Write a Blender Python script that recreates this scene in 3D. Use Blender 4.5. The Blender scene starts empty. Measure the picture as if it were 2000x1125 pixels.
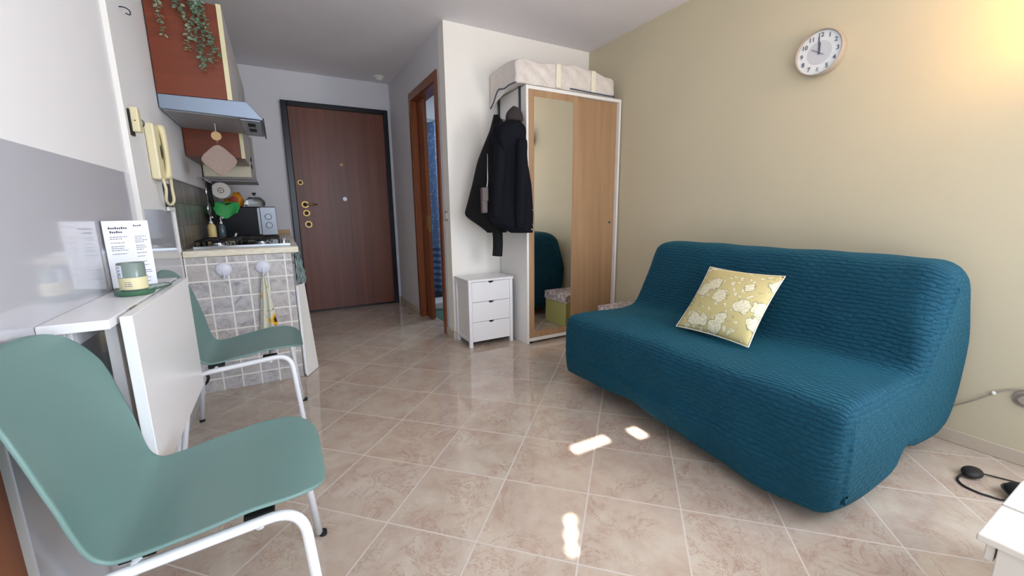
import bpy, bmesh, math, random
from mathutils import Vector, Matrix
from mathutils.geometry import tessellate_polygon
random.seed(7)
S = bpy.context.scene
COL = S.collection
PI = math.pi

# ------------------------------------------------------------------ camera
def set_camera():
    p, th, ro = .1843, .5085, -.0121
    F = Vector((math.sin(th)*math.cos(p), math.cos(th)*math.cos(p), -math.sin(p)))
    R = Vector((math.cos(th), -math.sin(th), 0)); U = R.cross(F)
    c, s = math.cos(ro), math.sin(ro)
    R2 = c*R + s*U; U2 = -s*R + c*U
    cam = bpy.data.cameras.new('camera'); co = bpy.data.objects.new('camera', cam); COL.objects.link(co)
    m = Matrix((R2, U2, -F)).transposed().to_4x4(); m.translation = Vector((0, 0, 1.09))
    co.matrix_world = m
    cam.sensor_width = 36; cam.lens = 36*800.9/2000; cam.clip_start = .02
    S.camera = co
set_camera()

# ------------------------------------------------------------------ world, sun, lights, exposure
w = bpy.data.worlds.new('sky'); S.world = w; w.use_nodes = True
wn = w.node_tree.nodes; wn['Background'].inputs[0].default_value = (.62, .78, 1, 1); wn['Background'].inputs[1].default_value = 1.6
def light(name, kind, loc, direction, energy, color, **kw):
    l = bpy.data.lights.new(name, kind); l.energy = energy; l.color = color
    for k, v in kw.items(): setattr(l, k, v)
    o = bpy.data.objects.new(name, l); COL.objects.link(o); o.location = loc
    o.rotation_euler = Vector(direction).to_track_quat('-Z', 'Y').to_euler()
    return o
SUN = Vector((.35, .75, -.55))
light('sun', 'SUN', (-3, -6, 5), SUN, 42, (1, .97, .92), angle=.007)
light('door_daylight', 'AREA', (.9, -1.34, 1.25), (-.25, 1, -.05), 23, (.78, .88, 1), shape='RECTANGLE', size=1.6, size_y=1.8)
light('window_daylight', 'AREA', (2.62, -.75, 1.45), (-1, .25, -.1), 66, (.80, .89, 1), shape='RECTANGLE', size=1.1, size_y=1.3)
light('wall_lamp_light', 'POINT', (2.44, .34, 1.87), (0, 0, -1), 13, (1, .50, .09), shadow_soft_size=.05)
light('bathroom_fill', 'AREA', (2.3, 4.2, 2.3), (-.3, .1, -1), 14, (.75, .88, 1), size=.5)  # added fill with no visible source, lightens the shower curtain
S.view_settings.view_transform = 'Standard'; S.view_settings.look = 'None'
S.view_settings.gamma = 1; S.view_settings.use_curve_mapping = False
S.view_settings.exposure = 0

# ------------------------------------------------------------------ material helpers
def lin(c):
    return tuple(((v/255)/12.92 if v/255 <= .04045 else ((v/255+.055)/1.055)**2.4) for v in c) + (1,)
MATS = {}
class NT:
    def __init__(s, name, rough=.5, col=(200, 200, 200), **kw):
        s.m = bpy.data.materials.new(name); s.m.use_nodes = True
        s.t = s.m.node_tree; s.b = s.t.nodes['Principled BSDF']
        s.b.inputs['Base Color'].default_value = lin(col); s.b.inputs['Roughness'].default_value = rough
        for k, v in kw.items(): s.b.inputs[k].default_value = v
        MATS[name] = s.m
    def n(s, typ, **kw):
        n = s.t.nodes.new(typ)
        for k, v in kw.items(): setattr(n, k, v)
        return n
    def L(s, a, b): s.t.links.new(a, b)
    def put(s, inp, v):
        if hasattr(v, 'is_output') or isinstance(v, bpy.types.NodeSocket): s.L(v, inp)
        else: inp.default_value = v
    def math(s, op, a, b=0, c=None):
        n = s.n('ShaderNodeMath', operation=op); s.put(n.inputs[0], a); s.put(n.inputs[1], b)
        if c is not None: s.put(n.inputs[2], c)
        return n.outputs[0]
    def coord(s, which='Object'): return s.n('ShaderNodeTexCoord').outputs[which]
    def sep(s, v):
        n = s.n('ShaderNodeSeparateXYZ'); s.L(v, n.inputs[0]); return n.outputs
    def comb(s, x, y, z=0):
        n = s.n('ShaderNodeCombineXYZ')
        for i, v in enumerate((x, y, z)): s.put(n.inputs[i], v)
        return n.outputs[0]
    def noise(s, vec, scale, detail=4, rough=.55, dist=0, out='Fac'):
        n = s.n('ShaderNodeTexNoise'); n.inputs['Scale'].default_value = scale; n.inputs['Detail'].default_value = detail
        n.inputs['Roughness'].default_value = rough; n.inputs['Distortion'].default_value = dist
        if vec is not None: s.L(vec, n.inputs['Vector'])
        return n.outputs[out]
    def scale(s, vec, sc):
        n = s.n('ShaderNodeMapping'); s.L(vec, n.inputs[0]); n.inputs['Scale'].default_value = sc; return n.outputs[0]
    def ramp(s, fac, stops, interp='LINEAR'):
        n = s.n('ShaderNodeValToRGB'); s.put(n.inputs[0], fac); r = n.color_ramp; r.interpolation = interp
        while len(r.elements) < len(stops): r.elements.new(.5)
        for e, (p, c) in zip(r.elements, stops): e.position = p; e.color = lin(c)
        return n.outputs[0]
    def mix(s, fac, a, b, blend='MIX'):
        n = s.n('ShaderNodeMix', data_type='RGBA', blend_type=blend)
        s.put(n.inputs[0], fac)
        for i, v in ((6, a), (7, b)):
            s.put(n.inputs[i], lin(v) if isinstance(v, tuple) and len(v) == 3 else v)
        return n.outputs[2]
    def bump(s, h, strength=.3, dist=.01):
        n = s.n('ShaderNodeBump'); n.inputs['Strength'].default_value = strength; n.inputs['Distance'].default_value = dist
        s.L(h, n.inputs['Height']); s.L(n.outputs[0], s.b.inputs['Normal'])
    def color(s, c): s.L(c, s.b.inputs['Base Color'])
    def grid(s, u, v, su, sv, ou, ov, mw):
        """returns (mortar mask 0..1, tile id vector) for a grid in coordinates u, v"""
        a = s.math('DIVIDE', s.math('SUBTRACT', u, ou), su); b = s.math('DIVIDE', s.math('SUBTRACT', v, ov), sv)
        def edge(x, size):
            f = s.math('FRACT', x); d = s.math('MINIMUM', f, s.math('SUBTRACT', 1, f))
            n = s.n('ShaderNodeMapRange'); s.L(s.math('MULTIPLY', d, size), n.inputs[0])
            n.inputs[1].default_value = mw*.5; n.inputs[2].default_value = mw*.5+mw*.5; n.inputs[3].default_value = 1; n.inputs[4].default_value = 0
            return n.outputs[0]
        m = s.math('MAXIMUM', edge(a, su), edge(b, sv))
        ident = s.comb(s.math('FLOOR', a), s.math('FLOOR', b))
        return m, ident
    def wnoise(s, vec):
        n = s.n('ShaderNodeTexWhiteNoise', noise_dimensions='3D'); s.L(vec, n.inputs[0]); return n.outputs['Value']

def plain(name, col, rough=.5, **kw): return NT(name, rough, col, **kw).m

def mat_wall(name, col, rough=.85):
    k = NT(name, rough, col); v = k.coord()
    k.color(k.mix(k.noise(v, 2.5), tuple(int(c*.975) for c in col), tuple(min(255, int(c*1.015)) for c in col)))
    k.bump(k.noise(v, 160, 3), .06, .003); return k.m
mat_wall('wall_white', (236, 235, 236)); mat_wall('wall_warm', (246, 242, 234)); mat_wall('wall_beige', (206, 197, 170)); mat_wall('ceiling_paint', (232, 229, 234))
mat_wall('wall_hall', (222, 222, 228))
k = NT('enamel_grey', .13, (196, 198, 206)); k.b.inputs['Coat Weight'].default_value = .5; k.b.inputs['Coat Roughness'].default_value = .06
k.bump(k.noise(k.coord(), 9, 2), .02, .01)

def mat_floor():
    k = NT('floor_tile', .06, (205, 186, 170)); P = k.sep(k.coord()); x, y = P[0], P[1]
    u = k.math('MULTIPLY', k.math('ADD', x, y), .70711); v = k.math('MULTIPLY', k.math('SUBTRACT', x, y), .70711)
    m, ident = k.grid(u, v, .3385, .3385, 1.117, -.4525, .0036)
    r = k.wnoise(ident)
    base = k.n('ShaderNodeVectorMath', operation='ADD'); k.L(k.coord(), base.inputs[0])
    off = k.n('ShaderNodeVectorMath', operation='SCALE'); k.L(ident, off.inputs[0]); off.inputs['Scale'].default_value = 3.7
    k.L(off.outputs[0], base.inputs[1]); vec = base.outputs[0]
    c = k.ramp(k.noise(vec, 7, 8, .68, .35), [(.3, (178, 158, 144)), (.5, (190, 176, 162)), (.68, (200, 192, 178))])
    c = k.mix(k.math('MULTIPLY', r, .25), c, (194, 168, 148))
    vein = k.noise(vec, 6.5, 9, .74, 1.2)
    vm = k.math('SUBTRACT', 1, k.math('MULTIPLY', k.math('ABSOLUTE', k.math('SUBTRACT', vein, .5)), 60)); vm = k.math('MAXIMUM', vm, 0)
    vm = k.math('MULTIPLY', vm, k.ramp(k.noise(vec, 3, 2), [(.44, (0, 0, 0)), (.54, (255, 255, 255))]))
    c = k.mix(k.math('MULTIPLY', vm, .62), c, (150, 104, 84))
    c = k.mix(m, c, (204, 196, 188)); k.color(c)
    k.L(k.math('ADD', k.math('MULTIPLY', m, .5), .06), k.b.inputs['Roughness'])
    k.b.inputs['IOR'].default_value = 1.62
    h = k.math('ADD', k.math('SUBTRACT', 1, m), k.math('MULTIPLY', k.noise(k.coord(), 3, 2), .6)); k.bump(h, .12, .003)
mat_floor()

def mat_tile_end():
    k = NT('stone_tile', .3, (180, 178, 176)); P = k.sep(k.coord()); x, z = P[0], P[2]
    m, ident = k.grid(x, z, .1025, .1025, -.4815, .598, .006)
    base = k.n('ShaderNodeVectorMath', operation='ADD'); k.L(k.coord(), base.inputs[0]); k.L(ident, base.inputs[1])
    c = k.ramp(k.noise(base.outputs[0], 17, 6, .65, 1.2), [(.3, (140, 138, 142)), (.48, (182, 180, 182)), (.7, (208, 206, 206))])
    c = k.mix(k.math('MULTIPLY', k.wnoise(ident), .4), c, (190, 178, 166))
    k.color(k.mix(m, c, (236, 234, 228)))
    k.bump(k.math('ADD', k.math('SUBTRACT', 1, m), k.math('MULTIPLY', k.noise(k.coord(), 40, 3), .3)), .5, .004)
mat_tile_end()

def mat_backsplash():
    k = NT('mosaic_tile', .28, (130, 128, 122)); P = k.sep(k.coord()); y, z = P[1], P[2]
    m, ident = k.grid(y, z, .026, .13, 0, .9, .003)
    c = k.ramp(k.wnoise(ident), [(0, (112, 108, 104)), (.5, (140, 136, 130)), (1, (168, 160, 148))])
    k.color(k.mix(m, c, (98, 96, 94))); k.b.inputs['Metallic'].default_value = .45
    k.bump(k.math('SUBTRACT', 1, m), .4, .003)
mat_backsplash()

def mat_wood(name, c1, c2, axis=2, sc=1., rough=.4, cont=1.):
    k = NT(name, rough, c1); v = k.coord()
    s = [14*sc, 14*sc, 14*sc]; s[axis] = .55*sc
    a = k.noise(k.scale(v, tuple(s)), 1, 6, .6, .6)
    s2 = [90*sc]*3; s2[axis] = 2.2*sc
    b = k.noise(k.scale(v, tuple(s2)), 1, 3)
    f = k.math('ADD', k.math('MULTIPLY', a, .75), k.math('MULTIPLY', b, .25))
    lo = .5-.22/cont; hi = .5+.22/cont
    k.color(k.ramp(f, [(lo, c1), (hi, c2)])); k.bump(b, .05, .001); return k.m
mat_wood('walnut_door', (80, 37, 22), (122, 66, 42), 2, .7, .38)
mat_wood('oak', (150, 116, 84), (182, 148, 112), 2, 1, .5)
mat_wood('cherry', (100, 42, 20), (132, 62, 34), 0, .8, .35)
mat_wood('mahogany', (104, 52, 26), (150, 84, 46), 2, 1, .35)
mat_wood('birch', (196, 158, 112), (214, 180, 136), 2, 2, .6)
k = NT('worktop_stone', .3, (220, 210, 188)); P = k.sep(k.coord())
k.color(k.ramp(k.noise(k.scale(k.coord(), (9, 9, 22)), 1.2, 6, .6, 1.4), [(.3, (214, 202, 176)), (.5, (230, 222, 202)), (.7, (238, 232, 216))]))

# quilted sofa cloth: staggered wavy stitched rows across the cover (UV in metres)
k = NT('quilted_teal', .78, (0, 88, 118)); U = k.sep(k.coord('UV')); u, v = U[0], U[1]
row = k.math('DIVIDE', v, .0195); par = k.math('FLOOR', row)
wave = k.math('MULTIPLY', k.math('SINE', k.math('ADD', k.math('MULTIPLY', u, 2*PI/.052), k.math('MULTIPLY', par, 2.4))), .10)
rr = k.math('ADD', row, k.math('ADD', wave, k.math('MULTIPLY', k.noise(k.coord('UV'), 9, 4), 1.3)))
ridge = k.math('ABSOLUTE', k.math('SINE', k.math('MULTIPLY', rr, PI)))
ridge = k.math('POWER', ridge, .6)
cell = k.math('ABSOLUTE', k.math('SINE', k.math('MULTIPLY', PI, k.math('ADD', k.math('DIVIDE', u, .055), k.math('ADD', k.math('MULTIPLY', k.math('FLOOR', rr), .5), k.math('MULTIPLY', k.noise(k.coord('UV'), 7, 3), 1.5))))))
cell = k.math('POWER', cell, .35)
ridge = k.math('MULTIPLY', ridge, k.math('ADD', .45, k.math('MULTIPLY', cell, .55)))
h = k.math('ADD', ridge, k.math('MULTIPLY', k.noise(k.coord('UV'), 30, 5, .65), 1.6))
k.bump(h, .7, .008)
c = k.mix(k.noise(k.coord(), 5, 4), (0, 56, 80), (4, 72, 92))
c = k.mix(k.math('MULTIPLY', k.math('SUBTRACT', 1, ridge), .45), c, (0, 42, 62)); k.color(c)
k.b.inputs['Sheen Weight'].default_value = .25; k.b.inputs['Sheen Tint'].default_value = lin((70, 170, 190))
k.b.inputs['Specular IOR Level'].default_value = .25

# floral cushion
k = NT('floral_cloth', .8, (190, 186, 120)); v = k.coord('UV')
wv = k.n('ShaderNodeVectorMath', operation='ADD'); k.L(v, wv.inputs[0]); sc = k.n('ShaderNodeVectorMath', operation='SCALE'); k.L(k.noise(v, 9, 3, out='Color'), sc.inputs[0]); sc.inputs['Scale'].default_value = .13; k.L(sc.outputs[0], wv.inputs[1])
def vor(kk, vec, s_, feat='F1'):
    n = kk.n('ShaderNodeTexVoronoi', feature=feat); n.inputs['Scale'].default_value = s_; kk.L(vec, n.inputs['Vector']); return n.outputs['Distance']
big = vor(k, wv.outputs[0], 4.2); small = vor(k, wv.outputs[0], 11)
bm_ = k.ramp(big, [(.40, (255, 255, 255)), (.42, (0, 0, 0))]); sm_ = k.ramp(small, [(.27, (255, 255, 255)), (.32, (0, 0, 0))])
outl = k.ramp(big, [(.39, (0, 0, 0)), (.415, (255, 255, 255)), (.43, (255, 255, 255)), (.455, (0, 0, 0))])
outs = k.ramp(small, [(.26, (0, 0, 0)), (.30, (255, 255, 255)), (.32, (255, 255, 255)), (.36, (0, 0, 0))])
c = k.mix(k.noise(v, 3), (212, 198, 136), (188, 178, 130))
c = k.mix(k.math('MULTIPLY', outs, .6), c, (118, 118, 84)); c = k.mix(sm_, c, (222, 220, 186))
c = k.mix(k.math('MULTIPLY', outl, .7), c, (112, 112, 84))
pet = k.mix(k.ramp(k.noise(v, 34, 3), [(.4, (0, 0, 0)), (.7, (255, 255, 255))]), (232, 230, 202), (200, 192, 160))
c = k.mix(bm_, c, pet); k.color(c); k.bump(k.noise(v, 200, 2), .15, .002)

plain('chair_green', (108, 140, 136), .42); plain('white_metal', (232, 234, 238), .3); plain('white_lacquer', (238, 238, 240), .28)
plain('bench_white', (206, 202, 194), .5); plain('white_matt', (236, 234, 230), .55); plain('black_rubber', (22, 22, 24), .6); plain('cream_plastic', (232, 222, 182), .35)
plain('cream_door', (222, 214, 190), .4); plain('cream_edge', (228, 218, 176), .5); plain('navy_frame', (10, 14, 28), .25); plain('brass', (158, 128, 80), .34, Metallic=1.)
plain('chrome', (205, 208, 212), .16, Metallic=1.); plain('steel_blue', (150, 166, 186), .3, Metallic=.55); plain('black_gloss', (12, 13, 16), .08)
plain('oven_black', (10, 11, 14), .3, **{'Specular IOR Level': .25}); plain('door_taupe', (196, 190, 188), .45); plain('black_iron', (26, 26, 28), .45); plain('knob_black', (20, 20, 22), .4); plain('silver_plastic', (170, 176, 186), .35, Metallic=.4)
plain('mirror_glass', (244, 244, 240), .0, Metallic=1.); plain('black_metal', (34, 38, 50), .35); plain('paper_white', (238, 240, 250), .6)
plain('ink', (96, 104, 130), .7); plain('ink_dark', (60, 64, 84), .7); plain('label_cream', (232, 222, 178), .5); plain('rubber_green', (50, 172, 84), .55)
plain('dispenser_cream', (226, 204, 140), .35); plain('bottle_slate', (70, 92, 104), .25); plain('orange_bag', (222, 146, 24), .4); plain('red_print', (176, 60, 24), .5)
plain('baseboard_tile', (200, 188, 170), .3); plain('teal_floor', (84, 120, 112), .3); plain('bath_wall', (70, 76, 86), .5)
plain('clock_face', (230, 234, 236), .4); plain('clock_numeral', (92, 96, 116), .5); plain('clock_grey', (205, 208, 214), .5); plain('clock_frame', (168, 158, 148), .3)
plain('box_green', (178, 176, 110), .6); plain('hook_white', (218, 220, 232), .25); plain('towel_yellow', (226, 160, 34), .8); plain('tissue', (226, 222, 216), .9)
plain('tube_grey', (90, 86, 84), .8); plain('black_cloth_trim', (10, 11, 16), .9); plain('switch_grey', (176, 168, 158), .4); plain('brown_leather', (92, 80, 78), .5)
plain('candle_grey', (126, 142, 136), .2); plain('green_rim', (66, 112, 84), .25); plain('lamp_white', (240, 236, 225), .4); plain('dark_slot', (14, 14, 15), .6)
plain('wood_light', (214, 178, 128), .6); plain('leaf_green', (128, 156, 132), .6); plain('leaf_pale', (156, 178, 152), .6); plain('stem_green', (88, 110, 84), .7)
plain('plastic_white', (232, 232, 228), .35); plain('hat_brown', (50, 42, 44), .85); plain('grey_frame', (134, 130, 132), .4); plain('zip_blue', (70, 80, 104), .6); plain('terrace_concrete', (170, 168, 160), .9)
k = NT('glass_green', .03, (190, 226, 206)); k.b.inputs['Transmission Weight'].default_value = .9; k.b.inputs['Alpha'].default_value = 1
k = NT('glass_clear', .03, (235, 242, 240)); k.b.inputs['Transmission Weight'].default_value = .95
k = NT('lamp_glow', .5, (255, 220, 150)); k.b.inputs['Emission Color'].default_value = (1, .7, .3, 1); k.b.inputs['Emission Strength'].default_value = 3
def cloth(name, c1, c2, sc=40, st=.3, rough=.9, **kw):
    k = NT(name, rough, c1, **kw); v = k.coord(); k.color(k.mix(k.noise(v, sc*.3, 4), c1, c2)); k.bump(k.noise(v, sc, 4), st, .006); return k
cloth('fleece_black', (5, 6, 9), (10, 11, 15), 90, .6); cloth('shell_black', (8, 10, 19), (12, 15, 26), 14, .3, .8, **{'Specular IOR Level': .2})
cloth('potholder', (160, 140, 132), (180, 160, 150), 260, .4)
k = NT('bag_film', .35, (224, 216, 208)); v = k.coord(); k.color(k.mix(k.noise(v, 6, 6, .6, .8), (206, 198, 196), (236, 228, 216))); k.bump(k.noise(v, 11, 5, .6, 1), .7, .02)
k = NT('bag_band', .5, (240, 232, 212)); k.bump(k.noise(k.coord(), 30, 4), .3, .01)
k = NT('check_cloth', .85, (40, 60, 70)); P = k.sep(k.coord()); s1 = k.math('GREATER_THAN', k.math('FRACT', k.math('DIVIDE', k.math('ADD', P[0], P[1]), .012)), .5); s2 = k.math('GREATER_THAN', k.math('FRACT', k.math('DIVIDE', P[2], .012)), .5)
k.color(k.mix(k.math('MULTIPLY', k.math('ADD', s1, s2), .5), (24, 40, 50), (170, 190, 186)))
k = NT('sunflower_cloth', .85, (226, 222, 196)); v = k.coord(); d = vor(k, v, 9.5); c = k.ramp(d, [(.0, (60, 34, 16)), (.16, (70, 40, 18)), (.2, (236, 172, 30)), (.36, (240, 190, 50)), (.40, (226, 224, 204)), (.6, (222, 222, 206))])
c = k.mix(k.ramp(k.noise(v, 26, 3), [(.60, (0, 0, 0)), (.64, (255, 255, 255))]), c, (84, 112, 64)); k.color(c)
k = NT('shower_cloth', .7, (110, 140, 190)); v = k.coord(); P = k.sep(v); n1 = vor(k, v, 26)
c = k.mix(k.ramp(n1, [(.25, (255, 255, 255)), (.4, (0, 0, 0))]), (120, 146, 182), (164, 184, 208))
st = k.math('MULTIPLY', k.math('GREATER_THAN', k.math('FRACT', k.math('DIVIDE', P[2], .075)), .5), k.math('LESS_THAN', P[2], .68)); c = k.mix(k.math('LESS_THAN', P[2], .68), c, (140, 164, 196)); c = k.mix(st, c, (84, 108, 148)); k.color(c)
k = NT('hood_mesh', .5, (150, 152, 158), Metallic=.1); P = k.sep(k.coord()); m1 = k.math('SINE', k.math('MULTIPLY', k.math('ADD', P[0], P[1]), 330)); m2 = k.math('SINE', k.math('MULTIPLY', k.math('SUBTRACT', P[0], P[1]), 330))
mm = k.math('GREATER_THAN', k.math('MULTIPLY', m1, m2), .1); k.color(k.mix(mm, (200, 200, 206), (40, 40, 44))); k.bump(mm, .5, .002)
k = NT('lid_pattern', .6, (200, 190, 190)); v = k.coord(); k.color(k.ramp(k.noise(v, 26, 3), [(.42, (224, 216, 212)), (.5, (120, 104, 120)), (.58, (214, 206, 204))]))

# ------------------------------------------------------------------ geometry helpers
class G:
    """collects shapes, then links them as ONE mesh object"""
    def __init__(s): s.b = bmesh.new()
    def box(s, x0, x1, y0, y1, z0, z1, M=None):
        vs = [s.b.verts.new((x, y, z)) for z in (z0, z1) for y in (y0, y1) for x in (x0, x1)]
        if M is not None:
            for v in vs: v.co = M @ v.co
        for f in ((0, 2, 3, 1), (4, 5, 7, 6), (0, 1, 5, 4), (2, 6, 7, 3), (0, 4, 6, 2), (1, 3, 7, 5)): s.b.faces.new([vs[i] for i in f])
        return s
    def hexa(s, pts):
        vs = [s.b.verts.new(p) for p in pts]
        for f in ((0, 2, 3, 1), (4, 5, 7, 6), (0, 1, 5, 4), (2, 6, 7, 3), (0, 4, 6, 2), (1, 3, 7, 5)): s.b.faces.new([vs[i] for i in f])
        return s
    def prism(s, poly, axis, a, b):
        """poly: 2-D points in the other two axes (in x,y,z order), extruded from a to b along axis"""
        def P(p, t):
            q = list(p); q.insert(axis, t); return q
        A = [s.b.verts.new(P(p, a)) for p in poly]; B = [s.b.verts.new(P(p, b)) for p in poly]
        s.b.faces.new(A); s.b.faces.new(B[::-1])
        n = len(poly)
        for i in range(n): s.b.faces.new((A[i], B[i], B[(i+1) % n], A[(i+1) % n]))
        return s
    def rings(s, R, closed=True, cap=True, uv=None):
        V = [[s.b.verts.new(p) for p in r] for r in R]; n = len(V[0])
        for i in range(len(V)-1):
            for j in range(n if closed else n-1):
                s.b.faces.new((V[i][j], V[i][(j+1) % n], V[i+1][(j+1) % n], V[i+1][j]))
        if cap and closed:
            s.b.faces.new(V[0][::-1]); s.b.faces.new(V[-1])
        return V
    def tube(s, pts, r, n=10, cap=True):
        pts = [Vector(p) for p in pts]; rs = r if isinstance(r, (list, tuple)) else [r]*len(pts)
        T = []
        for i in range(len(pts)):
            a = pts[max(i-1, 0)]; b = pts[min(i+1, len(pts)-1)]; T.append((b-a).normalized())
        up = Vector((0, 0, 1)) if abs(T[0].z) < .9 else Vector((1, 0, 0))
        N = (up - T[0]*up.dot(T[0])).normalized(); R = []
        for i, p in enumerate(pts):
            N = (N - T[i]*N.dot(T[i])).normalized(); Bn = T[i].cross(N)
            R.append([p + (N*math.cos(2*PI*j/n) + Bn*math.sin(2*PI*j/n))*rs[i] for j in range(n)])
        s.rings(R, cap=cap); return s
    def lathe(s, c, prof, axis=2, n=28, sign=1, cap=True):
        """prof: (radius, height) pairs"""
        R = []
        for r, h in prof:
            ring = []
            for j in range(n):
                a = 2*PI*j/n; q = [max(r, 1e-4)*math.cos(a), max(r, 1e-4)*math.sin(a)]; q.insert(axis, h*sign); ring.append(Vector(q)+Vector(c))
            R.append(ring)
        s.rings(R, cap=cap); return s
    def cyl(s, c, r, h, axis=2, n=24): return s.lathe(c, [(r, 0), (r, h)], axis, n)
    def ball(s, c, r, sc=(1, 1, 1), n=14):
        R = []
        for i in range(1, n):
            t = PI*i/n; R.append([Vector((c[0]+r*sc[0]*math.sin(t)*math.cos(2*PI*j/(2*n)), c[1]+r*sc[1]*math.sin(t)*math.sin(2*PI*j/(2*n)), c[2]-r*sc[2]*math.cos(t))) for j in range(2*n)])
        s.rings(R); return s
    def grid(s, f, nu, nv, th=0):
        """open surface f(u,v)->Vector; th thickens it along its normal"""
        P = [[Vector(f(i/nu, j/nv)) for j in range(nv+1)] for i in range(nu+1)]
        V = [[s.b.verts.new(p) for p in r] for r in P]
        for i in range(nu):
            for j in range(nv): s.b.faces.new((V[i][j], V[i+1][j], V[i+1][j+1], V[i][j+1]))
        return V
ORIGIN = {}
def obj(name, g, mat, parent=None, bevel=0, smooth=False, seg=2, solid=0, sub=0, auto=None):
    b = g.b; bmesh.ops.recalc_face_normals(b, faces=b.faces)
    off = ORIGIN.get(parent.name) if parent else None
    if off: bmesh.ops.translate(b, verts=b.verts, vec=-off)
    if smooth:
        for f in b.faces: f.smooth = True
    me = bpy.data.meshes.new(name); b.to_mesh(me); b.free()
    for m in (mat if isinstance(mat, (list, tuple)) else [mat]): me.materials.append(MATS[m])
    o = bpy.data.objects.new(name, me); COL.objects.link(o)
    if parent:
        o.parent = parent
        if off: ORIGIN[o.name] = Vector((0, 0, 0)) if False else off
        # sub-parts of a part share the thing's origin
    if auto:
        me.shade_smooth() if hasattr(me, 'shade_smooth') else None
        try: me.set_sharp_from_angle(angle=math.radians(auto))
        except Exception: pass
    if solid:
        md = o.modifiers.new('solid', 'SOLIDIFY'); md.thickness = solid; md.offset = 0
    if bevel:
        md = o.modifiers.new('bevel', 'BEVEL'); md.width = bevel; md.segments = seg; md.limit_method = 'ANGLE'; md.angle_limit = math.radians(40)
    if sub:
        md = o.modifiers.new('sub', 'SUBSURF'); md.levels = sub; md.render_levels = sub
    return o
def thing(name, label, cat, loc=(0, 0, 0), group=None):
    o = bpy.data.objects.new(name, None); COL.objects.link(o); o.location = loc; o.empty_display_size = .05
    ORIGIN[o.name] = Vector(loc); o['label'] = label; o['category'] = cat
    if group: o['group'] = group
    return o
def tag(o, label, cat, group=None):
    o['label'] = label; o['category'] = cat
    if group: o['group'] = group
    return o
def struct(o, label=None):
    o['kind'] = 'structure'
    if label: o['label'] = label
    return o
def smoothpts(pts, n=6):
    P = [Vector(p) for p in pts]; out = []
    for i in range(len(P)-1):
        p0 = P[max(i-1, 0)]; p1 = P[i]; p2 = P[i+1]; p3 = P[min(i+2, len(P)-1)]
        for k_ in range(n):
            t = k_/n; out.append(.5*((2*p1)+(-p0+p2)*t+(2*p0-5*p1+4*p2-p3)*t*t+(-p0+3*p1-3*p2+p3)*t**3))
    out.append(P[-1]); return out
def fillet(pts, r, n=6):
    P = [Vector(p) for p in pts]; out = [P[0]]
    for i in range(1, len(P)-1):
        a = (P[i-1]-P[i]); b = (P[i+1]-P[i]); rr = min(r, a.length*.49, b.length*.49); A = P[i]+a.normalized()*rr; B_ = P[i]+b.normalized()*rr
        for k_ in range(n+1):
            t = k_/n; out.append(A*(1-t)**2+P[i]*2*t*(1-t)+B_*t*t)
    out.append(P[-1]); return out

# ------------------------------------------------------------------ setting
LX, RX, FY, DY, BX, CZ, TY = -.515, 2.66, 3.25, 5.05, 1.235, 2.53, 3.01
struct(obj('floor', G().box(LX-.1, RX+.1, -1.5, DY+.1, -.1, 0), 'floor_tile'))
struct(obj('ceiling', G().box(LX-.1, 3.3, -1.5, DY+.1, CZ, CZ+.1), 'ceiling_paint'))
struct(obj('wall_left', G().box(LX-.1, LX, -1.5, DY+.1, 0, CZ), 'wall_white'))
struct(obj('wall_right', G().box(RX, RX+.1, -.15, FY+.12, 0, CZ).box(RX, RX+.1, -1.5, -1.35, 0, CZ).box(RX, RX+.1, -1.35, -.15, 0, .78).box(RX, RX+.1, -1.35, -.15, 2.15, CZ), 'wall_beige'))
struct(obj('wall_front', G().box(BX, RX, FY, FY+.12, 0, CZ), 'wall_warm'))
struct(obj('wall_back', G().box(LX, 3.3, DY, DY+.1, 0, CZ), 'wall_hall'))
struct(obj('wall_hall', G().box(BX, BX+.12, FY+.12, 3.47, 0, CZ).box(BX, BX+.12, 4.19, DY, 0, CZ).box(BX, BX+.12, 3.47, 4.19, 2.17, CZ), 'wall_hall'))
g = G(); g.box(LX, -.47, -1.5, -1.4, 0, CZ).box(1.9, RX, -1.5, -1.4, 0, CZ).box(-.47, 1.9, -1.5, -1.4, 2.25, CZ).box(-.47, 1.9, -1.5, -1.4, 0, .08)
struct(obj('wall_rear', g, 'wall_white'))
g = G(); g.box(-.47, -.43, -1.5, -1.4, .08, 2.25).box(1.86, 1.9, -1.5, -1.4, .08, 2.25).box(-.43, 1.86, -1.5, -1.4, 2.21, 2.25)
struct(obj('window_1', g, 'mahogany'))
g = G(); g.box(RX+.02, RX+.07, -1.35, -1.31, .78, 2.15).box(RX+.02, RX+.07, -.19, -.15, .78, 2.15).box(RX+.02, RX+.07, -1.31, -.19, .78, .82).box(RX+.02, RX+.07, -1.31, -.19, 2.11, 2.15)
struct(obj('window_2', g, 'mahogany'))
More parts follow.
